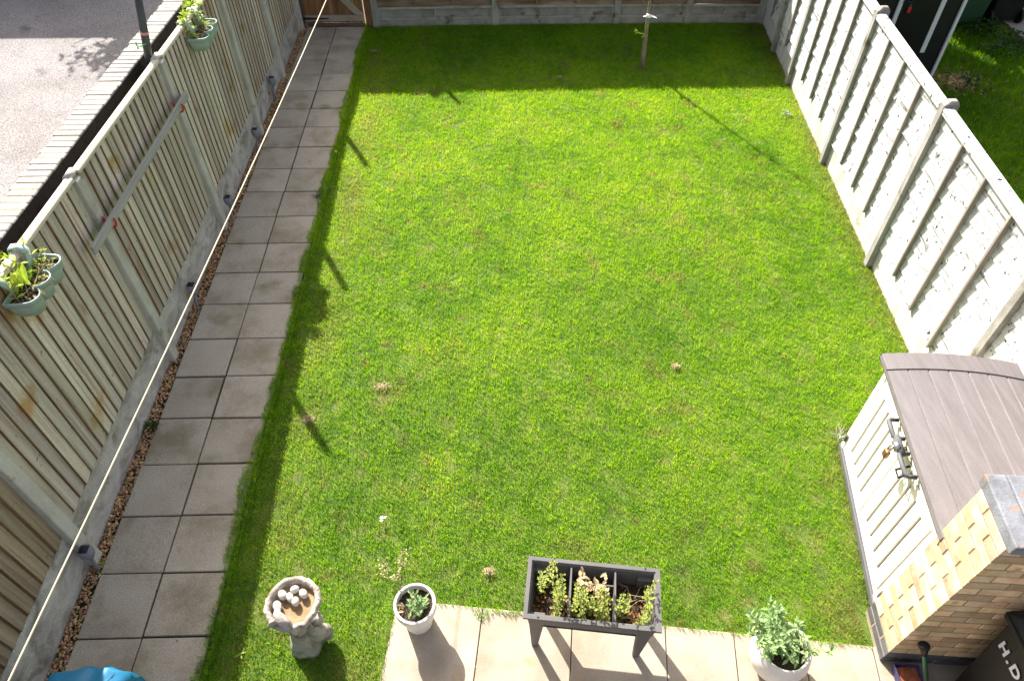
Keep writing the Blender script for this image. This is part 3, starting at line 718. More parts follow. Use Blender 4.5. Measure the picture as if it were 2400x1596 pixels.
# bird drinking at the near left of the rim
def px3(x, y, z): return G(400+x/3.92, 1196+y/3.92, z*BZ)
mb = MB()
pth = [px3(1145, 1130, .60), px3(1110, 1090, .66), px3(1060, 1040, .715), px3(1000, 990, .735), px3(975, 945, .738), px3(985, 915, .730), px3(1005, 893, .716), px3(1018, 884, .705)]
mb.tube(pth, [.014, .020, .031, .033, .023, .020, .009, .003], 14)
def wing(p0, p1, p2, wd):
    mb.tube([p0, p1, p2], [wd*.9, wd, .006], 10, squash=.35)
wing(px3(1000, 1000, .735), px3(940, 1040, .71), px3(885, 1085, .67), .030)
wing(px3(1020, 985, .74), px3(1080, 1050, .715), px3(1130, 1125, .63), .030)
mb.build('bird_figure', M['stone'], BB, smooth=True)
# small carved animal at the right of the trunk
mb = MB(); bx_, by_ = BC.x+.06, BC.y-.01
mb.ball((bx_, by_, .20), (.06, .055, .12), n=14, m=10); mb.ball((bx_+.03, by_+.01, .35), (.042, .04, .05), n=12, m=9)
mb.ball((bx_+.045, by_-.02, .40), (.012, .01, .03), n=8); mb.ball((bx_+.05, by_+.035, .40), (.012, .01, .03), n=8)
mb.ball((bx_+.03, by_+.03, .09), (.055, .05, .09), n=12, m=8)
mb.build('carved_animal', M['dark_stone'], BB, smooth=True)
stones = [((1028, 775), (.035, .026), -.9, 'largest white egg-shaped stone lying upper left in the birdbath'),
          ((1140, 725), (.028, .024), .3, 'round white stone lying farthest back in the birdbath'),
          ((1220, 765), (.034, .024), -.9, 'white oval stone lying rightmost in the birdbath'),
          ((1097, 800), (.034, .021), -1.1, 'narrow white stone in the middle of the birdbath cluster'),
          ((1147, 837), (.031, .024), -1.3, 'white stone at the near right of the birdbath cluster'),
          ((980, 880), (.036, .026), -1.1, 'white stone under the beak of the stone bird')]
for (sx, sy), (r1, r2), an, lab in stones:
    p = px3(sx, sy, .672)
    ax = Matrix.Rotation(an+math.pi, 3, 'Z')
    o = MB(); o.ball(p, (r1, r2, .024), n=16, m=10, ax=ax)
    o = o.build('white_stone', M['white_stone'], None, smooth=True)
    tag(o, lab, 'stone', 'white stones in the birdbath')

# ------------------------------------------------------------------ plants
def stem_plant(mb, p, h, lean, nodes, leafL, leafW, ms=None, top=1.0, droop=.5):
    p = Vector(p); d = Vector((lean[0], lean[1], 1)).normalized(); a = U(0, 3)
    pts = []
    for i in range(nodes+1):
        t = i/nodes
        q = p+d*h*t+Vector((.012*math.sin(3*t+a), .012*math.cos(2*t+a), 0))
        pts.append(q)
        if i > 0:
            a += 1.57
            sc = (1-.45*t)*top
            for s_ in (0, math.pi):
                dr_ = Vector((math.cos(a+s_+U(-.3, .3)), math.sin(a+s_+U(-.3, .3)), U(.1, .7)))
                mb.leaf(q, dr_, leafL*sc*U(.7, 1.2), leafW*sc*U(.8, 1.2), droop, random.random())
    for s_ in range(5): mb.leaf(pts[-1], (U(-1, 1), U(-1, 1), 1.2), leafL*.6, leafW*.6, .3, random.random())
    if ms: ms.tube(pts, [.0032]*len(pts), 5)

def soil_disc(c, r, z, root, name='soil'):
    mb = MB(); n = 26; rows = []
    for i in range(7):
        rr = r*(i/6)+.0005
        rows.append([(c[0]+rr*math.cos(2*math.pi*k/n), c[1]+rr*math.sin(2*math.pi*k/n), z+.012*mnoise.noise((rr*40*math.cos(2*math.pi*k/n), rr*40*math.sin(2*math.pi*k/n), c[0]))) for k in range(n)])
    mb.grid(rows, .5, True)
    return mb.build(name, M['potting_soil'], root, smooth=True)

# white pot, left
P1 = Vector((1.842, .068, 0))
PT = empty('flower_pot', P1, 'white tapered flower pot with a sparse grey-green plant at the patio corner', 'flower pot')
mb = MB(); mb.lathe(P1, [(.085, 0), (.092, .004), (.118, .235), (.136, .24), (.138, .295), (.134, .302), (.122, .302), (.117, .295), (.112, .24)], 48)
mb.build('pot', M['white_pot'], PT, smooth=False, bevel=0)
soil_disc(P1, .114, .255, PT)
mb = MB(); ms = MB()
for k in range(9):
    a = U(0, 6.28); r = U(0, .05)
    stem_plant(mb, (P1.x+r*math.cos(a)+.01, P1.y+r*math.sin(a), .255), U(.05, .13), (U(-.5, .5), U(-.5, .5)), 4, .062, .024, ms)
pl = mb.build('plant', M['leaf_sage'], PT)
ms.build('stem', M['twig'], pl)
mb = MB()
for k in range(8): mb.leaf((P1.x-.08+U(-.02, .02), P1.y+U(-.04, .03), .265), (U(-1, -.2), U(-1, 1), .5), .05, .02, .5, random.random())
mb.build('dry_leaves', M['leaf_dry'], PT)
mb = MB(); ms = MB()
for k in range(5):
    a = (P1.x-.095+U(-.01, .01), P1.y+.05+U(-.02, .02), .26); t = (P1.x-.10+U(-.11, .09), P1.y+.10+U(-.05, .08), U(.56, .80))
    mid = [(a[i]+t[i])/2+U(-.02, .02) for i in range(3)]
    ms.tube([a, mid, t], [.0022, .0018, .0012], 5)
    for j in range(16):
        q = Vector(mid).lerp(Vector(t), U(.35, 1.05))
        mb.leaf(q+Vector((U(-.03, .03), U(-.03, .03), U(-.02, .02))), (U(-1, 1), U(-1, 1), U(-.2, .8)), U(.014, .026), .009, .2, random.random(), seg=2)
st_ = ms.build('dry_stalk', M['twig'], PT); mb.build('seed_heads', M['leaf_dry'], st_)

# white round-bellied pot, right
P2 = Vector((4.155, -.262, 0))
PT = empty('flower_pot', P2, 'white round-bellied flower pot with a bushy sage plant on the patio', 'flower pot')
mb = MB(); mb.lathe(P2, [(.10, 0), (.115, .01), (.155, .08), (.178, .16), (.182, .22), (.172, .28), (.158, .31), (.158, .325), (.150, .33), (.142, .322), (.138, .30), (.14, .27)], 56)
mb.build('pot', M['white_pot'], PT, smooth=True)
soil_disc(P2, .145, .285, PT)
mb = MB(); ms = MB()
for k in range(34):
    a = U(0, 6.28); r = .12*math.sqrt(random.random())
    cx_, cy_ = P2.x-.01+r*math.cos(a), P2.y+.03+r*math.sin(a)
    if r > .04 and -2.4 < math.atan2(cy_-P2.y, cx_-P2.x) < -.6 and random.random() < .75: continue
    stem_plant(mb, (cx_, cy_, .28), U(.10, .24), ((cx_-P2.x)*6+U(-.3, .3), (cy_-P2.y-.02)*5+U(-.3, .3)), 5, .086, .026, ms, droop=.4)
pl = mb.build('sage_plant', M['leaf_sage'], PT); ms.build('stem', M['twig'], pl)

# ------------------------------------------------------------------ raised planter trough
PA = R(-7.3); A0 = G(1200+100/3.92, 1196+985/3.92, .60)
PR = empty('raised_planter', (A0.x, A0.y, 0), 'grey plastic raised planter on tapered legs with straggly mint in three bays', 'planter')
tpl = lambda l, d, z: (A0.x+l*math.cos(PA)-d*math.sin(PA), A0.y+l*math.sin(PA)+d*math.cos(PA), z)
PLN, PDP = .822, .392
mb = MB(tpl)
def wallring(o0, o1, z0, z1, t=.012):
    a = [(0+o0, 0+o0), (PLN-o0, 0+o0), (PLN-o0, PDP-o0), (0+o0, PDP-o0)]; b = [(0+o1, 0+o1), (PLN-o1, 0+o1), (PLN-o1, PDP-o1), (0+o1, PDP-o1)]
    mb.grid([[(*p, z0) for p in a], [(*p, z1) for p in b]], .5, True)
    return
wallring(.034, .022, .43, .592); wallring(.022, -.0, .592, .582); wallring(0, 0, .582, .603); wallring(0, .024, .603, .603); wallring(.024, .034, .603, .59); wallring(.034, .06, .59, .40)
mb.face([(.05, .05, .36), (.05, PDP-.05, .36), (PLN-.05, PDP-.05, .36), (PLN-.05, .05, .36)])
mb.build('trough', M['planter_grey'], PR)
mb = MB(tpl)
for l in (PLN*.333, PLN*.667): mb.box(l-.005, l+.005, .034, PDP-.034, .42, .585, .4)
mb.box(PLN*.333+.006, PLN*.667-.006, PDP*.70, PDP*.70+.008, .42, .54, .3)
mb.build('divider', M['planter_grey'], PR)
for (l, d) in ((.035, .035), (PLN-.035, .035), (.035, PDP-.035), (PLN-.035, PDP-.035)):
    mb = MB(tpl); sx = 1 if l < .4 else -1; sy = 1 if d < .2 else -1
    wt, wb = .10, .040
    mb.hexa([(l+sx*.025, d+sy*.012, 0), (l+sx*(.025+wb), d+sy*.012, 0), (l+sx*(.025+wb), d+sy*.05, 0), (l+sx*.025, d+sy*.05, 0),
             (l-sx*.006, d-sy*.008, .55), (l+sx*wt, d-sy*.008, .55), (l+sx*wt, d+sy*.03, .55), (l-sx*.006, d+sy*.03, .55)])
    mb.build('leg', M['planter_grey'], PR, bevel=.006)
mb = MB(tpl)
rows = []
for i in range(25):
    rows.append([(.04+(PLN-.08)*i/24, .04+(PDP-.08)*j/11, .452+.02*mnoise.noise((i*.7, j*.7, 2))) for j in range(12)])
mb.grid(rows); mb.build('soil', M['potting_soil'], PR, smooth=True)
mb = MB(tpl)
for (l, d) in ((.09, .011), (PLN-.09, PDP-.011)): mb.tube([(l, d, .6035), (l, d, .6045)], .006, 8)
mb.build('drain_hole', M['black_plastic'], PR)
mb = MB(tpl); ms = MB(tpl); dy = MB(tpl); ru = MB(tpl)
for (l, d, h, tp) in ((.085, .25, .20, 1), (.125, .27, .22, 1), (.10, .22, .14, .9), (.20, .16, .30, 1), (.19, .20, .33, 1), (.21, .13, .24, 1.1), (.235, .18, .25, 1), (.185, .10, .2, 1), (.205, .07, .13, 1),
                      (.29, .10, .18, 1.1), (.31, .14, .2, 1.1), (.33, .20, .2, 1), (.37, .15, .24, 1.1), (.41, .13, .20, 1.1), (.45, .10, .18, 1.1), (.48, .13, .2, 1.1), (.44, .17, .21, 1.1), (.50, .08, .14, 1.1), (.35, .08, .12, 1.1),
                      (.56, .15, .2, 1), (.61, .12, .16, 1), (.62, .15, .17, 1), (.575, .09, .14, 1), (.735, .10, .20, 1.1), (.725, .07, .17, 1.1), (.745, .13, .18, 1.1), (.755, .26, .20, 1), (.75, .24, .16, 1), (.70, .06, .1, 1)):
    h *= 1.45; stem_plant(mb, (l, d, .455), h, (U(-.08, .08), U(-.08, .1)), max(5, int(h/.021)), .029*tp, .020*tp, ms)
for k in range(12):
    l, d = U(.26, .52), U(.05, .22)
    stem_plant(mb, (l, d, .455), U(.05, .14), (U(-.4, .4), U(-.3, .3)), 4, .028, .02, ms)
for k in range(60):
    l = U(.30, .5); dy.leaf((l, U(.19, .26), U(.5, .72)), (U(-1, 1), U(-1, 1), U(-.2, 1)), U(.03, .055), U(.015, .026), .5, random.random())
for k in range(240):
    l, d = U(.05, PLN-.06), U(.05, .2) if random.random() < .75 else U(.05, .33)
    ru.leaf((l, d, .46+U(0, .03)), (U(-1, 1), U(-1, 1), U(0, .8)), U(.015, .04), U(.008, .018), .4, random.random(), seg=2)
for k in range(16):
    l, d = U(.52, .76), U(.06, .28)
    ms.tube([(l, d, .465), (l+U(-.08, .08), d+U(-.06, .06), .49+U(0, .05)), (l+U(-.14, .14), d+U(-.1, .1), .47+U(0, .04))], .0022, 5)
for k in range(3): ms.tube([(.345, .09, .46), (.37+.03*k, .14, .55), (.36+.06*k, .2, .70)], [.006, .005, .003], 6)
pl = mb.build('mint', M['leaf_mint'], PR); ms.build('stem', M['twig'], pl); dy.build('dry_leaves', M['leaf_dry'], PR); ru.build('leaf_litter', M['leaf_rust'], PR)

# ------------------------------------------------------------------ hanging fence planters
def hanging_planter(loc, L, D, H, zr, lab, plants):
    x0 = -.548+.028; root = empty('hanging_planter', (x0, loc, zr-H), lab, 'planter', 'planters hooked over the fence')
    def outline(k, z, inset=0):
        pts = []
        n = 42
        for i in range(n+1):
            t = i/n; yy = -L/2+L*t
            lobe = abs(math.sin(3*math.pi*t))**.55
            pts.append((x0+.012+D*(.60*min(1, (lobe+0.0)*2)+.40*lobe if (t < 1/6 or t > 5/6) else .60+.40*lobe), loc+yy))
        pts += [(x0+.004, loc+L/2-.004), (x0+.004, loc), (x0+.004, loc-L/2+.004)]
        c = (x0+D*.45, loc)
        return [(c[0]+(p[0]-c[0])*k, c[1]+(p[1]-c[1])*(1-(1-k)*.45), z) for p in pts]
    mb = MB()
    prof = [(.70, zr-H), (.92, zr-.05), (.93, zr-.035), (1.0, zr-.034), (1.04, zr-.006), (1.03, zr), (.96, zr), (.93, zr-.01), (.90, zr-.05)]
    mb.grid([outline(k, z) for k, z in prof], .5, True, True, False)
    pot = mb.build('trough', M['sage_plastic'], root, smooth=True)
    mb = MB(); mb.face(outline(.925, zr-.035)); mb.build('soil', M['potting_soil'], root)
    for s_ in (-1, 1):
        mb = MB(); yy = loc+s_*L*.33; zt = ztop(yy)+.012
        path = [(x0+.02, yy-s_*.05, zr-.03), (x0+.035, yy-s_*.03, zr+.03), (x0+.03, yy, zt-.02), (x0-.005, yy, zt+.016), (x0-.06, yy, zt+.010), (x0-.075, yy, zt-.05)]
        rows = []
        for i, p in enumerate(path):
            q0, q1 = Vector(path[max(i-1, 0)]), Vector(path[min(i+1, len(path)-1)]); t = (q1-q0).normalized()
            nrm = t.cross(Vector((0, 1, 0))).normalized(); p = Vector(p); w_ = Vector((0, .026, 0))
            rows.append([p-w_-nrm*.004, p+w_-nrm*.004, p+w_+nrm*.004, p+w_*.6+nrm*.009, p-w_*.6+nrm*.009, p-w_+nrm*.004])
        mb.grid(rows, .5, True, True, True); mb.build('hook', M['sage_plastic'], root, smooth=True)
    ll = MB(); dl = MB(); tw = MB()
    plants(ll, dl, tw, x0, loc, zr-.035)
    fo = ll.build('foliage', M['leaf_lime'], root)
    dl.build('dry_leaves', M['leaf_dry'], root); tw.build('stem', M['twig'], fo)
def plants_one(ll, dl, tw, x0, y0, z):
    for (a, b, h, Lf) in ((.05, -.02, .10, .075), (.06, -.03, .09, .07), (.03, -.06, .11, .08)):
        for k in range(4): ll.leaf((x0+a, y0+b, z+.02*k), (U(-1, .6), U(-1, 1), 1.1), Lf, .022, .5, random.random())
    stem_plant(ll, (x0+.05, y0+.03, z), .18, (-.2, 0), 6, .075, .026, tw)
    stem_plant(ll, (x0+.03, y0-.02, z), .22, (-.3, .1), 7, .080, .028, tw)
    stem_plant(ll, (x0+.06, y0-.17, z), .16, (0, .2), 5, .062, .026, tw)
    for q in range(3): ll.leaf((x0+.06+.01*q, y0-.14+.04*q, z+.04), (-.2+.3*U(-1, 1), .5, 1.2), .135, .045, .5, .3+.3*q)
    stem_plant(ll, (x0+.04, y0+.14, z), .17, (-.2, .2), 6, .06, .020, tw)
    stem_plant(ll, (x0+.07, y0+.17, z), .09, (.1, .2), 4, .045, .014, tw)
    for k in range(70): ll.leaf((x0+U(.03, .15), y0+U(-.05, .21), z+U(0, .03)), (U(-1, 1), U(-1, 1), U(.2, 1)), U(.012, .03), .009, .3, random.random(), seg=2)
    for k in range(60): dl.leaf((x0+U(.03, .15), y0+U(-.2, .2), z+U(0, .02)), (U(-1, 1), U(-1, 1), U(0, .7)), U(.02, .045), .008, .3, random.random(), seg=2)
    for k in range(7):
        a = (x0+U(.05, .12), y0+U(-.15, .15), z); tw.tube([a, (a[0]+U(-.05, .08), a[1]+U(-.1, .1), z+.05), (a[0]+U(-.08, .14), a[1]+U(-.18, .18), z+.03)], .002, 5)
    for k in range(4): dl.leaf((x0+.15, y0-.15+.06*k, z+.03), (1, U(-.6, .2), -.3), .06, .022, .9, random.random())
def plants_two(ll, dl, tw, x0, y0, z):
    for (a, b) in ((.035, -.15), (.055, -.13), (.03, .12), (.06, .13), (.05, .10), (.02, -.17)):
        h_ = U(.17, .25); le = (U(-.3, .1), U(-.15, .15)); stem_plant(ll, (x0+a, y0+b, z), h_, le, 8, .078, .021, tw)
        for k in range(12): ll.leaf((x0+a+le[0]*h_*.8, y0+b+le[1]*h_*.8, z+h_*.85), (U(-1, 1), U(-1, 1), U(.2, 1)), .075, .018, .35, random.random())
    for k in range(60): dl.leaf((x0+U(.03, .14), y0+U(-.17, .17), z+U(0, .02)), (U(-1, 1), U(-1, 1), U(0, .7)), U(.02, .05), .011, .3, random.random(), seg=2)
    for k in range(14): ll.leaf((x0+.08, y0+.14, z+.01), (U(0, 1), U(-1, 1), .6), U(.06, .10), .005, .9, random.random())
hanging_planter(1.50, .46, .175, .135, 1.875, 'sage green three-lobed planter with mossy mixed plants hung nearest on the fence', plants_one)
hanging_planter(5.20, .46, .175, .135, 1.745, 'sage green three-lobed planter with two leafy lime green plants hung farther along the fence', plants_two)

# ------------------------------------------------------------------ plank on two red hooks
PK = MB()
a, b = Vector((-.455, 2.15, 1.535)), Vector((-.455, 4.43, 1.485))
PK.hexa([(a.x-.012, a.y, a.z-.04), (a.x+.012, a.y, a.z-.04), (b.x+.012, b.y, b.z-.04), (b.x-.012, b.y, b.z-.04),
         (a.x-.012, a.y, a.z+.032), (a.x+.012, a.y, a.z+.032), (b.x+.012, b.y, b.z+.032), (b.x-.012, b.y, b.z+.032)])
tag(PK.build('wooden_plank', M['grey_plank'], None, bevel=.004), 'long grey plank hung level along the fence on red hooks', 'plank')
for (y, lab) in ((2.50, 'red hook under the near end of the grey plank'), (4.20, 'red hook under the far end of the grey plank')):
    z = 1.535-.05*(y-2.15)/2.28
    mb = MB(); X = -.50
    mb.tube([(X-.005, y, z+.038), (X, y, z+.02), (X, y, z-.05), (X+.03, y, z-.065), (X+.066, y, z-.05), (X+.078, y, z-.01), (X+.075, y, z+.02)], .0085, 8)
    tag(mb.build('hook', M['red'], None, smooth=True), lab, 'hook', 'red hooks on the fence')
mb = MB()
mb.tube([(-.515, 3.35, 1.48), (-.51, 3.36, 1.35), (-.513, 3.34, 1.22)], .003, 5); mb.ball((-.508, 3.36, 1.42), (.006, .01, .02))
tag(mb.build('yellow_tag', M['yellow'], None), 'short yellow string hanging on the fence boards above the grey plank', 'string')

# ------------------------------------------------------------------ steel poles fixed to fence posts
def pole(x, y, h, lab, tape=False, r=.034):
    root = empty('steel_pole', (x, y, 0), lab, 'pole', 'poles at the fence posts')
    dx = .13 if tape else 0
    mb = MB(); mb.tube([(x, y, -.06), (x, y, 1.8), (x+dx, y, h)], r, 14); mb.ball((x+dx, y, h), (r, r, .012), n=14)
    mb.build('shaft', M['steel'], root, smooth=True)
    if tape:
        mb = MB(); mb.tube([(x+.051, y, 2.06), (x+.056, y, 2.085)], r+.002, 14); mb.build('tape', M['pink_tape'], root, smooth=True)
        mb = MB(); mb.tube([(x+.05, y-.03, 1.99), (x+.0, y-.04, 1.97), (x-.045, y-.02, 1.965), (x-.05, y, 1.99)], .006, 6)
        for k in range(6): mb.leaf((x-.03, y-.035, 1.97), (U(-1, 1), U(-1, 0), U(-1, 1)), .035, .008, .3, .5, seg=2)
        mb.build('tie', M['green_tie'], root)
        mb = MB(); mb.tube([(x+.07, y-.01, 2.02), (x+.165, y, 2.5)], .004, 6); mb.build('cable', M['white_paint'], root)
pole(-.665, 4.40, 2.46, 'tall dark steel pole with pink tape and green tie behind the fence', True)
pole(-.60, 6.22, 2.40, 'steel pole rising above the fence beyond the taped one')
pole(-.60, 8.28, 2.36, 'farthest steel pole along the left fence')
pole(.66, 9.29, 2.02, 'steel pole beside the gate at the back fence')

# ------------------------------------------------------------------ washing line
mb = MB()
pa_, pb_ = Vector((1.119, -1.2, 2.868)), None
l0, l1 = Vector((.585, -.9, 2.055)), Vector((1.2, 9.2, 2.475))
pts = [l0+(l1-l0)*t-Vector((0, 0, .4*t*(1-t))) for t in [-.06+.0663*k for k in range(17)]]
mb.tube(pts, .0042, 8)
tag(mb.build('washing_line', M['rope'], None, smooth=True), 'pale cord stretched above the path from the house to the gate', 'cord')

# ------------------------------------------------------------------ solar spike lights
def solar(x, y, lab):
    root = empty('solar_light', (x, y, 0), lab, 'garden light', 'solar lights along the fence')
    mb = MB(); mb.tube([(x, y, -.06), (x, y, .02), (x+.03, y, .2)], [.004, .013, .013], 8); mb.build('spike', M['lamp_grey'], root, smooth=True)
    mb = MB(); x += .03; mb.lathe((x+.004, y, 0), [(.012, .19), (.028, .215), (.046, .25), (.050, .285), (.046, .312), (.036, .318)], 20, cap1=True)
    hd_ = mb.build('lamp_head', M['lamp_grey'], root, smooth=True)
    mb = MB(); q = .029; mb.hexa([(x+.004-q, y-q, .312), (x+.004+q, y-q, .312), (x+.004+q, y+q, .312), (x+.004-q, y+q, .312), (x+.004-q, y-q, .3215), (x+.004+q, y-q, .3215), (x+.004+q, y+q, .3215), (x+.004-q, y+q, .3215)])
    mb.build('solar_panel', M['solar_cell'], hd_)
for (px_, py_, lab) in ((205, 1293, 'nearest grey solar light in the gravel, beside the closest fence post'), (453, 672, 'second nearest grey solar light in the gravel, opposite the hanging plank'),
                        (538, 466, 'middle grey solar light in the gravel, just past a fence post'), (601, 307, 'fourth grey solar light in the gravel, at the foot of a post'), (640, 186, 'farthest grey solar light in the gravel, nearest the gate')):
    p = G(px_, py_, .30); solar(p.x-.055, p.y+.01, lab)

# ------------------------------------------------------------------ young tree
TB = Vector((4.50, 7.82, 0))
TR = empty('young_tree', TB, 'slender young tree with a white tie standing in the shaded end of the lawn', 'tree')
mb = MB(); mb.tube([TB+Vector((0, 0, -.05)), TB+Vector((-.01, 0, .2)), TB+Vector((-.015, 0, .42)), TB+Vector((-.02, 0, .7)), TB+Vector((-.03, .01, 1.2)), TB+Vector((-.02, .0, 1.8)), TB+Vector((0, 0, 2.6))], [.036, .032, .028, .021, .017, .013, .005], 10)
mb.ball(TB+Vector((-.022, -.01, .42)), (.036, .034, .04))
tk = mb.build('trunk', M['bark'], TR, smooth=True)
br = MB(); lf = MB()
for k in range(14):
    z = U(.72, 2.3); a = U(0, 6.28); ln = U(.12, .32)
    q0 = TB+Vector((-.02, 0, z)); q2 = q0+Vector((math.cos(a)*ln*.6, math.sin(a)*ln*.6, ln)); q1 = (q0+q2)/2+Vector((math.cos(a)*.03, math.sin(a)*.03, -.02))
    br.tube([q0, q1, q2], [.006, .004, .002], 6)
    if z > 1.3:
        for j in range(5): lf.leaf(q0.lerp(q2, U(.4, 1)), (U(-1, 1), U(-1, 1), U(0, 1)), .05, .02, .4, random.random())
br.build('branch', M['bark'], tk, smooth=True)
for k in range(11): lf.leaf(TB+Vector((-.03-.012*k, -.02, .43+.007*k)), (-1+U(-.2, .6), U(-.8, .4), U(.0, .8)), U(.05, .085), .032, .5, random.random())
lf.build('leaves', M['leaf_lime'], TR)
mb = MB(); c_ = TB+Vector((-.02, -.015, .70))
mb.tube([c_+Vector((-.03, .0, .005)), c_+Vector((0, -.02, 0)), c_+Vector((.035, -.01, -.005))], [.022, .027, .022], 8)
mb.leaf(c_+Vector((.02, -.02, 0)), (1, -.2, -.1), .10, .045, .2, .5); mb.leaf(c_+Vector((-.02, -.02, 0)), (-1, -.2, .1), .06, .03, .2, .5)
mb.build('white_tie', M['white_fluff'], TR)

# ------------------------------------------------------------------ small plants and things on the ground
def weed(px_, py_, r, n, m, lab, name='weed', L=.07, W=.006, z=0.0):
    p = G(px_, py_); mb = MB()
    for k in range(n):
        a = U(0, 6.28); q = (p.x+r*U(-1, 1)*.5, p.y+r*U(-1, 1)*.5, z-.01)
        mb.leaf(q, (math.cos(a), math.sin(a), U(.2, 1.6)), L*U(.6, 1.3), W, U(.3, 1), random.random())
    return tag(mb.build(name, m), lab, 'plant')
weed(750, 462, .05, 26, M['leaf_dark'], 'spiky dark weed at the path edge', L=.10, W=.010)
weed(758, 456, .05, 9, M['leaf_pale'], 'pale grey-green spiky leaves growing beside the dark path weed', L=.09, W=.006)
weed(352, 1000, .10, 150, M['leaf_dark'], 'dense green grass tuft growing in the gravel by the fence', 'grass_tuft', L=.075, W=.005, z=-.01)
weed(323, 1018, .05, 16, M['leaf_mint'], 'yellowish weed against the gravel board beside the green tuft', L=.05, W=.006, z=-.01)
weed(233, 1325, .04, 14, M['leaf_mint'], 'small yellow-green weed in the gravel beside the nearest solar light', L=.04, W=.008)
weed(410, 1494, .02, 12, M['leaf_dark'], 'tiny green weed in a path joint at the near end', L=.035, W=.006)
weed(366, 1386, .015, 10, M['leaf_dark'], 'tiny green weed in the centre joint of the path', L=.025, W=.006)
weed(655, 285, .03, 10, M['leaf_dark'], 'tiny dark weed in the gravel half way along the path', L=.03, W=.006)
weed(1845, 268, .06, 22, M['leaf_pale'], 'pale weed rosette in the lawn near the right fence', L=.07, W=.014)
weed(1965, 1020, .05, 22, M['leaf_pale'], 'pale grass weed beside the far corner of the storage box', L=.10, W=.005)
weed(563, 1532, .02, 4, M['leaf_mint'], 'pale lime leaf lying in the grass by the path', L=.045, W=.012)
weed(1107, 1566, .015, 9, M['twig'], 'tiny dry weed in a patio joint', L=.03, W=.003)
weed(2105, 1480, .03, 5, M['leaf_dry'], 'dead leaf at the foot of the brick wall', L=.02, W=.008)
def dandelion(px_, py_, lab):
    p = G(px_, py_); root = empty('dandelion', p, lab, 'flower', 'dandelions in the grass')
    mb = MB(); mb.tube([(p.x, p.y, -.03), (p.x, p.y, .045)], .002, 5); mb.build('stem', M['leaf_lime'], root)
    mb = MB()
    for k in range(26):
        a = k*2.4; mb.leaf((p.x, p.y, .045), (math.cos(a), math.sin(a), .2+.05*(k % 5)), .018, .006, .3, .5, seg=2)
    mb.build('petals', M['yellow'], root)
dandelion(789, 363, 'yellow dandelion at the edge of the fence shadow on the lawn')
dandelion(2245, 98, 'yellow dandelion in the neighbouring shaded lawn')
p = G(896, 1220); mb = MB()
for k in range(9): mb.leaf((p.x+U(-.008, .008), p.y+U(-.008, .008), .022), (U(-1, 1), U(-1, 1), U(.2, .9)), .03, .016, .4, .5)
tag(mb.build('white_feather', M['white_fluff']), 'small white feather lying on the lawn', 'feather')
for (px_, py_, r, lab) in ((898, 905, .05, 'largest clod of dry turf on the left of the lawn'), (722, 982, .045, 'dry turf clod lying on the fence shadow edge'), (876, 121, .035, 'dry leaf clod in the shade near the gate'), (1312, 181, .025, 'pale dry clod at the edge of the back fence shadow'), (1585, 858, .022, 'small brown clod right of the lawn middle'), (1145, 1338, .03, 'dry clod beside the raised planter')):
    p = G(px_, py_); mb = MB()
    for k in range(90):
        q = (p.x+random.gauss(0, r*.6), p.y+random.gauss(0, r*.4), U(-.005, .016)); mb.leaf(q, (U(-1, 1), U(-1, 1), U(-.1, .5)), U(.008, .026), U(.005, .012), .4, random.random(), seg=2)
    tag(mb.build('dry_clod', M['leaf_dry']), lab, 'dry clod', 'dry clods on the lawn')

# ------------------------------------------------------------------ blue cover at the near left
mb = MB(); rows = []
cx0, cx1, cy0, cy1, zt = -.11, .36, -1.15, -.41, .70
for (k, z) in ((1.06, .02), (1.05, .2), (1.04, .4), (1.03, .55), (1.0, .65), (.93, .69), (.7, .705), (.4, .71), (.05, .712)):
    row = []
    z_ring = z
    for i in range(64):
        z = z_ring; a = 2*math.pi*i/64; s_, c_ = math.sin(a), math.cos(a)
        m_ = max(abs(s_), abs(c_)); ex, ey = c_/m_**.75, s_/m_**.75
        wv = 1+.04*mnoise.noise((ex*4, ey*4, z*2))
        z += .035*min(1, z/.5)
        X, Y = (cx0+cx1)/2+(cx1-cx0)/2*ex*k*wv, (cy0+cy1)/2+(cy1-cy0)/2*ey*k*wv
        Z = z+.025*mnoise.noise((X*7, Y*7, 1))*(1 if z > .5 else .2)
        if z > .6: Z += .05*math.exp(-((X-.25)/.05)**2-((Y+.44)/.05)**2)
        row.append((X, Y, Z))
    rows.append(row)
mb.grid(rows, .5, True, False, True)
tag(mb.build('waterproof_cover', M['blue_cover'], None, smooth=True), 'bright blue waterproof cover draped over something at the near end of the path', 'cover')

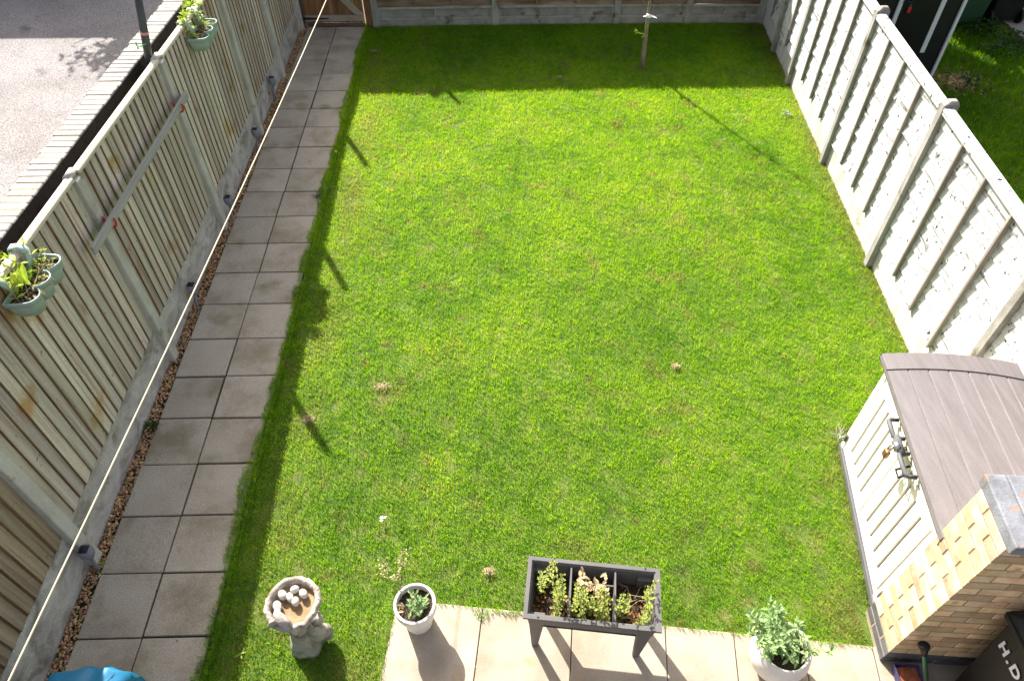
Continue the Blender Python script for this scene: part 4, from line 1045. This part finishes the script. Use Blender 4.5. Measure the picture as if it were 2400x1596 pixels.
# ------------------------------------------------------------------ things in the shade of the brick wall
def bin_body(mb, c, w0, d0, w1, d1, z0, z1, ax=Vector((1, 0, 0)), ay=Vector((0, 1, 0))):
    def q(sx, sy, w, d, z): return tuple(c+ax*sx*w/2+ay*sy*d/2+Vector((0, 0, z)))
    mb.hexa([q(-1, -1, w0, d0, z0), q(1, -1, w0, d0, z0), q(1, 1, w0, d0, z0), q(-1, 1, w0, d0, z0), q(-1, -1, w1, d1, z1), q(1, -1, w1, d1, z1), q(1, 1, w1, d1, z1), q(-1, 1, w1, d1, z1)])
def wheelie(c, name_label, m, lettering=None, wheels=True, lid=True, group=None, h=1.0, w=.56, d=.66):
    root = empty('wheelie_bin', c, name_label, 'wheelie bin', group)
    mb = MB(); bin_body(mb, c, w*.80, d*.74, w*.97, d*.95, .04, h); mb.build('body', m, root, bevel=.02, seg=2)
    mb = MB(); bin_body(mb, c, w*1.03, d*1.02, w*1.05, d*1.04, h-.05, h); mb.build('rim', m, root, bevel=.01, seg=2)
    if lid:
        mb = MB(); bin_body(mb, c, w*1.06, d*1.06, w*.9, d*.9, h+.002, h+.06); mb.build('lid', m, root, bevel=.02, seg=2)
    if wheels:
        for s_ in (-1, 1):
            mb = MB(); x_ = c.x+s_*w*.42; mb.tube([(x_-.025, c.y-d*.36, .10), (x_+.025, c.y-d*.36, .10)], .10, 20); mb.build('wheel', M['black_plastic'], root, bevel=.008)
    return root
tl = G(2000+1400/3.92, 1196+920/3.92, 1.0)
bw_, bd_ = .58, .72
bc = Vector((tl.x+bw_*.525, tl.y-bd_*.52, 0))
WB = wheelie(bc, 'black wheelie bin with large white letters standing against the brick wall', M['black_plastic'], h=1.0, w=bw_, d=bd_)
cu = bpy.data.curves.new('lettering', 'FONT'); cu.body = 'H.D.C'; cu.size = .098; cu.extrude = .0015; cu.offset = .0035; cu.space_character = 1.28
to = bpy.data.objects.new('tmp_text', cu); C.objects.link(to)
bpy.context.view_layer.update()
me = bpy.data.meshes.new_from_object(to.evaluated_get(bpy.context.evaluated_depsgraph_get()))
bpy.data.objects.remove(to)
te = bpy.data.objects.new('lettering', me); C.objects.link(te); me.materials.append(M['white_paint'])
te.parent = WB
# reads along the side wall from the house wall towards the camera, tops of the letters up
zt_ = .80; fx = -bw_*(.80+(.97-.80)*(zt_-.04)/.96)/2-.004
te.location = (fx-.001, bd_/2-.085, zt_-.03)
te.matrix_local = Matrix.Translation(te.location) @ Matrix(((0, -.05, -1, 0), (-1, 0, 0, 0), (0, 1, -.05, 0), (0, 0, 0, 1)))

mb = MB(); t0 = Vector((4.945, -.325, .44)); t1 = Vector((5.075, -.52, -.0))
GP = empty('garden_pole', (t1.x, t1.y, 0), 'dark green pole with a flared black end leaning on the brick wall', 'pole')
mb.tube([t0, t1], .014, 12); mb.build('shaft', M['green_plastic'], GP, smooth=True)
mb = MB(); dv = (t1-t0).normalized(); mb.tube([t0-dv*.02, t0-dv*.015, t0+dv*.03, t0+dv*.07], [.030, .034, .022, .015], 16); mb.build('end_cap', M['black_plastic'], GP, smooth=True)
ty = Vector((4.985, -.40, 0))
TY = empty('plastic_tray', ty, 'small dark blue tray of rusty matter on the slabs under the brick wall', 'tray')
mb = MB()
def tring(k, z): return [(ty.x+.075*k*sx, ty.y+.085*k*sy-.01*sx, z) for sx, sy in ((-1, -1), (1, -1), (1, 1), (-1, 1))]
mb.grid([tring(.85, .002), tring(1.0, .085), tring(1.06, .087), tring(1.06, .095), tring(.96, .095), tring(.82, .02)], .5, True, True, True); mb.build('tub', M['blue_plastic'], TY, bevel=.004)
mb = MB(); rows = [[(ty.x-.065+.13*i/8, ty.y-.075+.15*j/8, .072+.012*mnoise.noise((i*.9, j*.9, 4))) for j in range(9)] for i in range(9)]
mb.grid(rows); mb.build('contents', M['rust'], TY, smooth=True)

# ------------------------------------------------------------------ neighbour's side: black shed, bins, low wall
SH_ = empty('garden_shed', (7.6, 7.4, 0), 'black shed with white corner trims and a padlocked door behind the right fence', 'shed')
sx0, sx1, sy0, sy1, sh = 6.85, 8.43, 7.40, 9.7, 2.25
mb = MB()
for k in range(19):
    z0 = .02+k*.1175; mb.hexa([(sx0, sy0, z0), (sx1, sy0, z0), (sx1, sy1, z0), (sx0, sy1, z0), (sx0+.006, sy0+.010, z0+.117), (sx1-.006, sy0+.010, z0+.117), (sx1-.006, sy1, z0+.117), (sx0+.006, sy1, z0+.117)], random.random())
mb.build('wall', M['black_plastic'], SH_)
mb = MB(); mb.box(7.63, 8.15, sy0-.022, sy0-.004, .22, 1.95); dr_ = mb.build('door', M['black_plastic'], SH_, bevel=.004)
mb = MB(); mb.box(7.62, 7.70, sy0-.05, sy0-.030, 1.02, 1.05); mb.tube([(7.74, sy0-.04, 1.03), (7.66, sy0-.055, 1.03)], .014, 8); mb.build('latch', M['black_metal'], dr_)
mb = MB(); mb.box(7.705, 7.75, sy0-.055, sy0-.028, .90, .97); mb.build('padlock', M['red'], dr_, bevel=.006)
mb = MB(); mb.tube([(7.715, sy0-.04, .965), (7.72, sy0-.045, 1.0), (7.735, sy0-.045, 1.0), (7.74, sy0-.04, .965)], .004, 6); mb.build('shackle', M['chrome'], dr_)
for (x_, w_, z0) in ((7.572, .055, .0), (8.115, .062, .36), (8.404, .042, 0), (6.85, .045, 0)):
    mb = MB(); mb.box(x_, x_+w_, sy0-.032, sy0-.002, z0, 2.2); mb.build('trim', M['white_paint'], SH_, bevel=.003)
mb = MB(); mb.box(8.10, 8.20, sy0-.03, sy0-.004, .0, .22); mb.build('trim', M['white_paint'], SH_, bevel=.003)
mb = MB(); mb.hexa([(sx0-.1, sy0-.12, sh-.02), (sx1+.1, sy0-.12, sh-.02), (sx1+.1, sy1+.1, sh-.02), (sx0-.1, sy1+.1, sh-.02), (sx0-.1, sy0-.12, sh+.05), (sx1+.1, sy0-.12, sh+.05), (sx1+.1, sy1+.1, sh+.2), (sx0-.1, sy1+.1, sh+.2)])
mb.build('roof', M['black_plastic'], SH_)
wheelie(Vector((9.58, 9.22, 0)), 'dark green wheelie bin beside the black shed in the neighbouring garden', M['green_plastic'], wheels=False, group='bins by the black shed', h=1.05, w=.62, d=.70)
b2 = wheelie(Vector((10.22, 9.28, 0)), 'black wheelie bin with a wheel showing right of the green one', M['black_plastic'], group='bins by the black shed', h=1.05, w=.56, d=.66)
mb = MB(); mb.box(10.30, 13, 8.3, 9.80, -.05, .004); tag(mb.build('paving', M['path_slab']), kind='structure')
NF = empty('timber_fence', (10.8, 9.85, 0), 'brown timber fence on a pale gravel board at the end of the neighbouring garden', 'fence')
tfn = lambda l, d, z: (l, 9.85-d, z)
for x_ in (8.60, 10.45, 12.3):
    mb = MB(tfn); mb.box(x_-.05, x_+.05, -.06, .05, -.05, 1.8); mb.build('concrete_post', M['concrete'], NF, bevel=.005)
for a, b in ((8.65, 10.40), (10.50, 12.25)):
    mb = MB(tfn); mb.box(a, b, -.03, .01, -.05, .28); mb.build('gravel_board', M['concrete'], NF, bevel=.005)
    lap_panel(tfn, a, b, .285, 2.05, 12, NF, M['brown_wood'], M['brown_wood'], [(a+b)/2], warp=False)
for (px_, py_, r, n, lab) in ((2300, 75, .16, 120, 'scruffy ivy growing at the foot of the bins'), (2380, 105, .2, 110, 'leafy weeds by the paving in the neighbouring garden'), (2345, 130, .16, 60, 'broad-leaved weed in the neighbouring lawn'), (2265, 200, .14, 40, 'small weed patch in the neighbouring grass beside the bare soil')):
    p = G(px_, py_); mb = MB()
    for k in range(n):
        q = (p.x+r*random.gauss(0, 1), p.y+r*random.gauss(0, .6), U(0, .14)); mb.leaf(q, (U(-1, 1), U(-1, 1), U(-.1, .9)), U(.05, .11), U(.03, .05), .5, random.random())
    tag(mb.build('weed', M['leaf_dark']), lab, 'plant')
pts = []
for _ in range(900):
    a, r = U(0, 6.28), abs(random.gauss(0, .22)); pts.append((8.75+r*math.cos(a)*1.1, 7.28+r*math.sin(a)*.8, -.022+U(0, .01)))
tag(pebbles('soil_crumbs', pts, .01, .03, M['pebble']), 'patch of bare crumbly soil and stones beside the black shed', 'soil', kind='stuff')

GTx = empty('shade_tree', (8.3, 10.6, 0), 'unseen leafy tree added behind the black shed to shade the neighbouring lawn', 'tree')  # unseen tree, crown placed for the shade it throws on the neighbouring lawn
mb = MB(); mb.tube([(8.3, 10.6, -.05), (8.32, 10.6, 1.2), (8.28, 10.6, 2.4), (8.35, 10.62, 3.3)], [.09, .075, .05, .015], 10); mb.build('trunk', M['bark'], GTx, smooth=True)
mb = MB()
for k in range(60):
    c_ = Vector((7.75+random.gauss(0, .8), 10.55+random.gauss(0, .45), 2.9+random.gauss(0, .42)))
    for j in range(40):
        q = c_+Vector((random.gauss(0, .14), random.gauss(0, .14), random.gauss(0, .12))); mb.leaf(q, (U(-1, 1), U(-1, 1), U(-.6, .8)), U(.08, .14), U(.05, .08), .3, random.random(), seg=2)
mb.build('crown', M['leaf_dark'], GTx)

# ------------------------------------------------------------------ beyond the car park: garage and street tree that shade its far side
GR = empty('garage_block', (-11, 14.4, 0), 'low garage block beyond the car park whose shadow falls across the tarmac', 'building')
mb = MB(); mb.box(-18, -4.7, 12.1, 17, -.05, 2.45); mb.build('wall', M['render_wall'], GR)
mb = MB(); mb.box(-18.15, -4.55, 12.0, 17.1, 2.452, 2.62); mb.build('roof', M['roof_tile'], GR)
for k in range(5):
    mb = MB(); x_ = -17.4+k*2.55; mb.box(x_, x_+2.1, 12.06, 12.098, 0, 2.1); mb.build('door', M['white_paint'], GR)
ST = empty('street_tree', (-4.55, 11.75, 0), 'bushy tree beside the garage block beyond the car park', 'tree')
mb = MB(); mb.tube([(-4.55, 11.75, -.05), (-4.78, 11.75, 1.0), (-4.7, 11.75, 2.0), (-4.65, 11.75, 3.0)], [.09, .075, .06, .02], 10)
for k in range(9):
    a = U(0, 6.28); z = U(1.3, 2.6); mb.tube([(-4.73, 11.75, z), (-4.73+.35*math.cos(a), 11.75+.35*math.sin(a), z+.3), (-4.73+.7*math.cos(a), 11.75+.7*math.sin(a), z+.5)], [.03, .018, .006], 6)
mb.build('trunk', M['bark'], ST, smooth=True)
mb = MB()
for k in range(46):
    c_ = Vector((-4.5+random.gauss(0, .36), 11.75+random.gauss(0, .2), 2.75+random.gauss(0, .40)))
    for j in range(38):
        q = c_+Vector((random.gauss(0, .13), random.gauss(0, .13), random.gauss(0, .11))); mb.leaf(q, (U(-1, 1), U(-1, 1), U(-.6, .8)), U(.08, .14), U(.05, .08), .3, random.random(), seg=2)
mb.build('crown', M['leaf_dark'], ST)
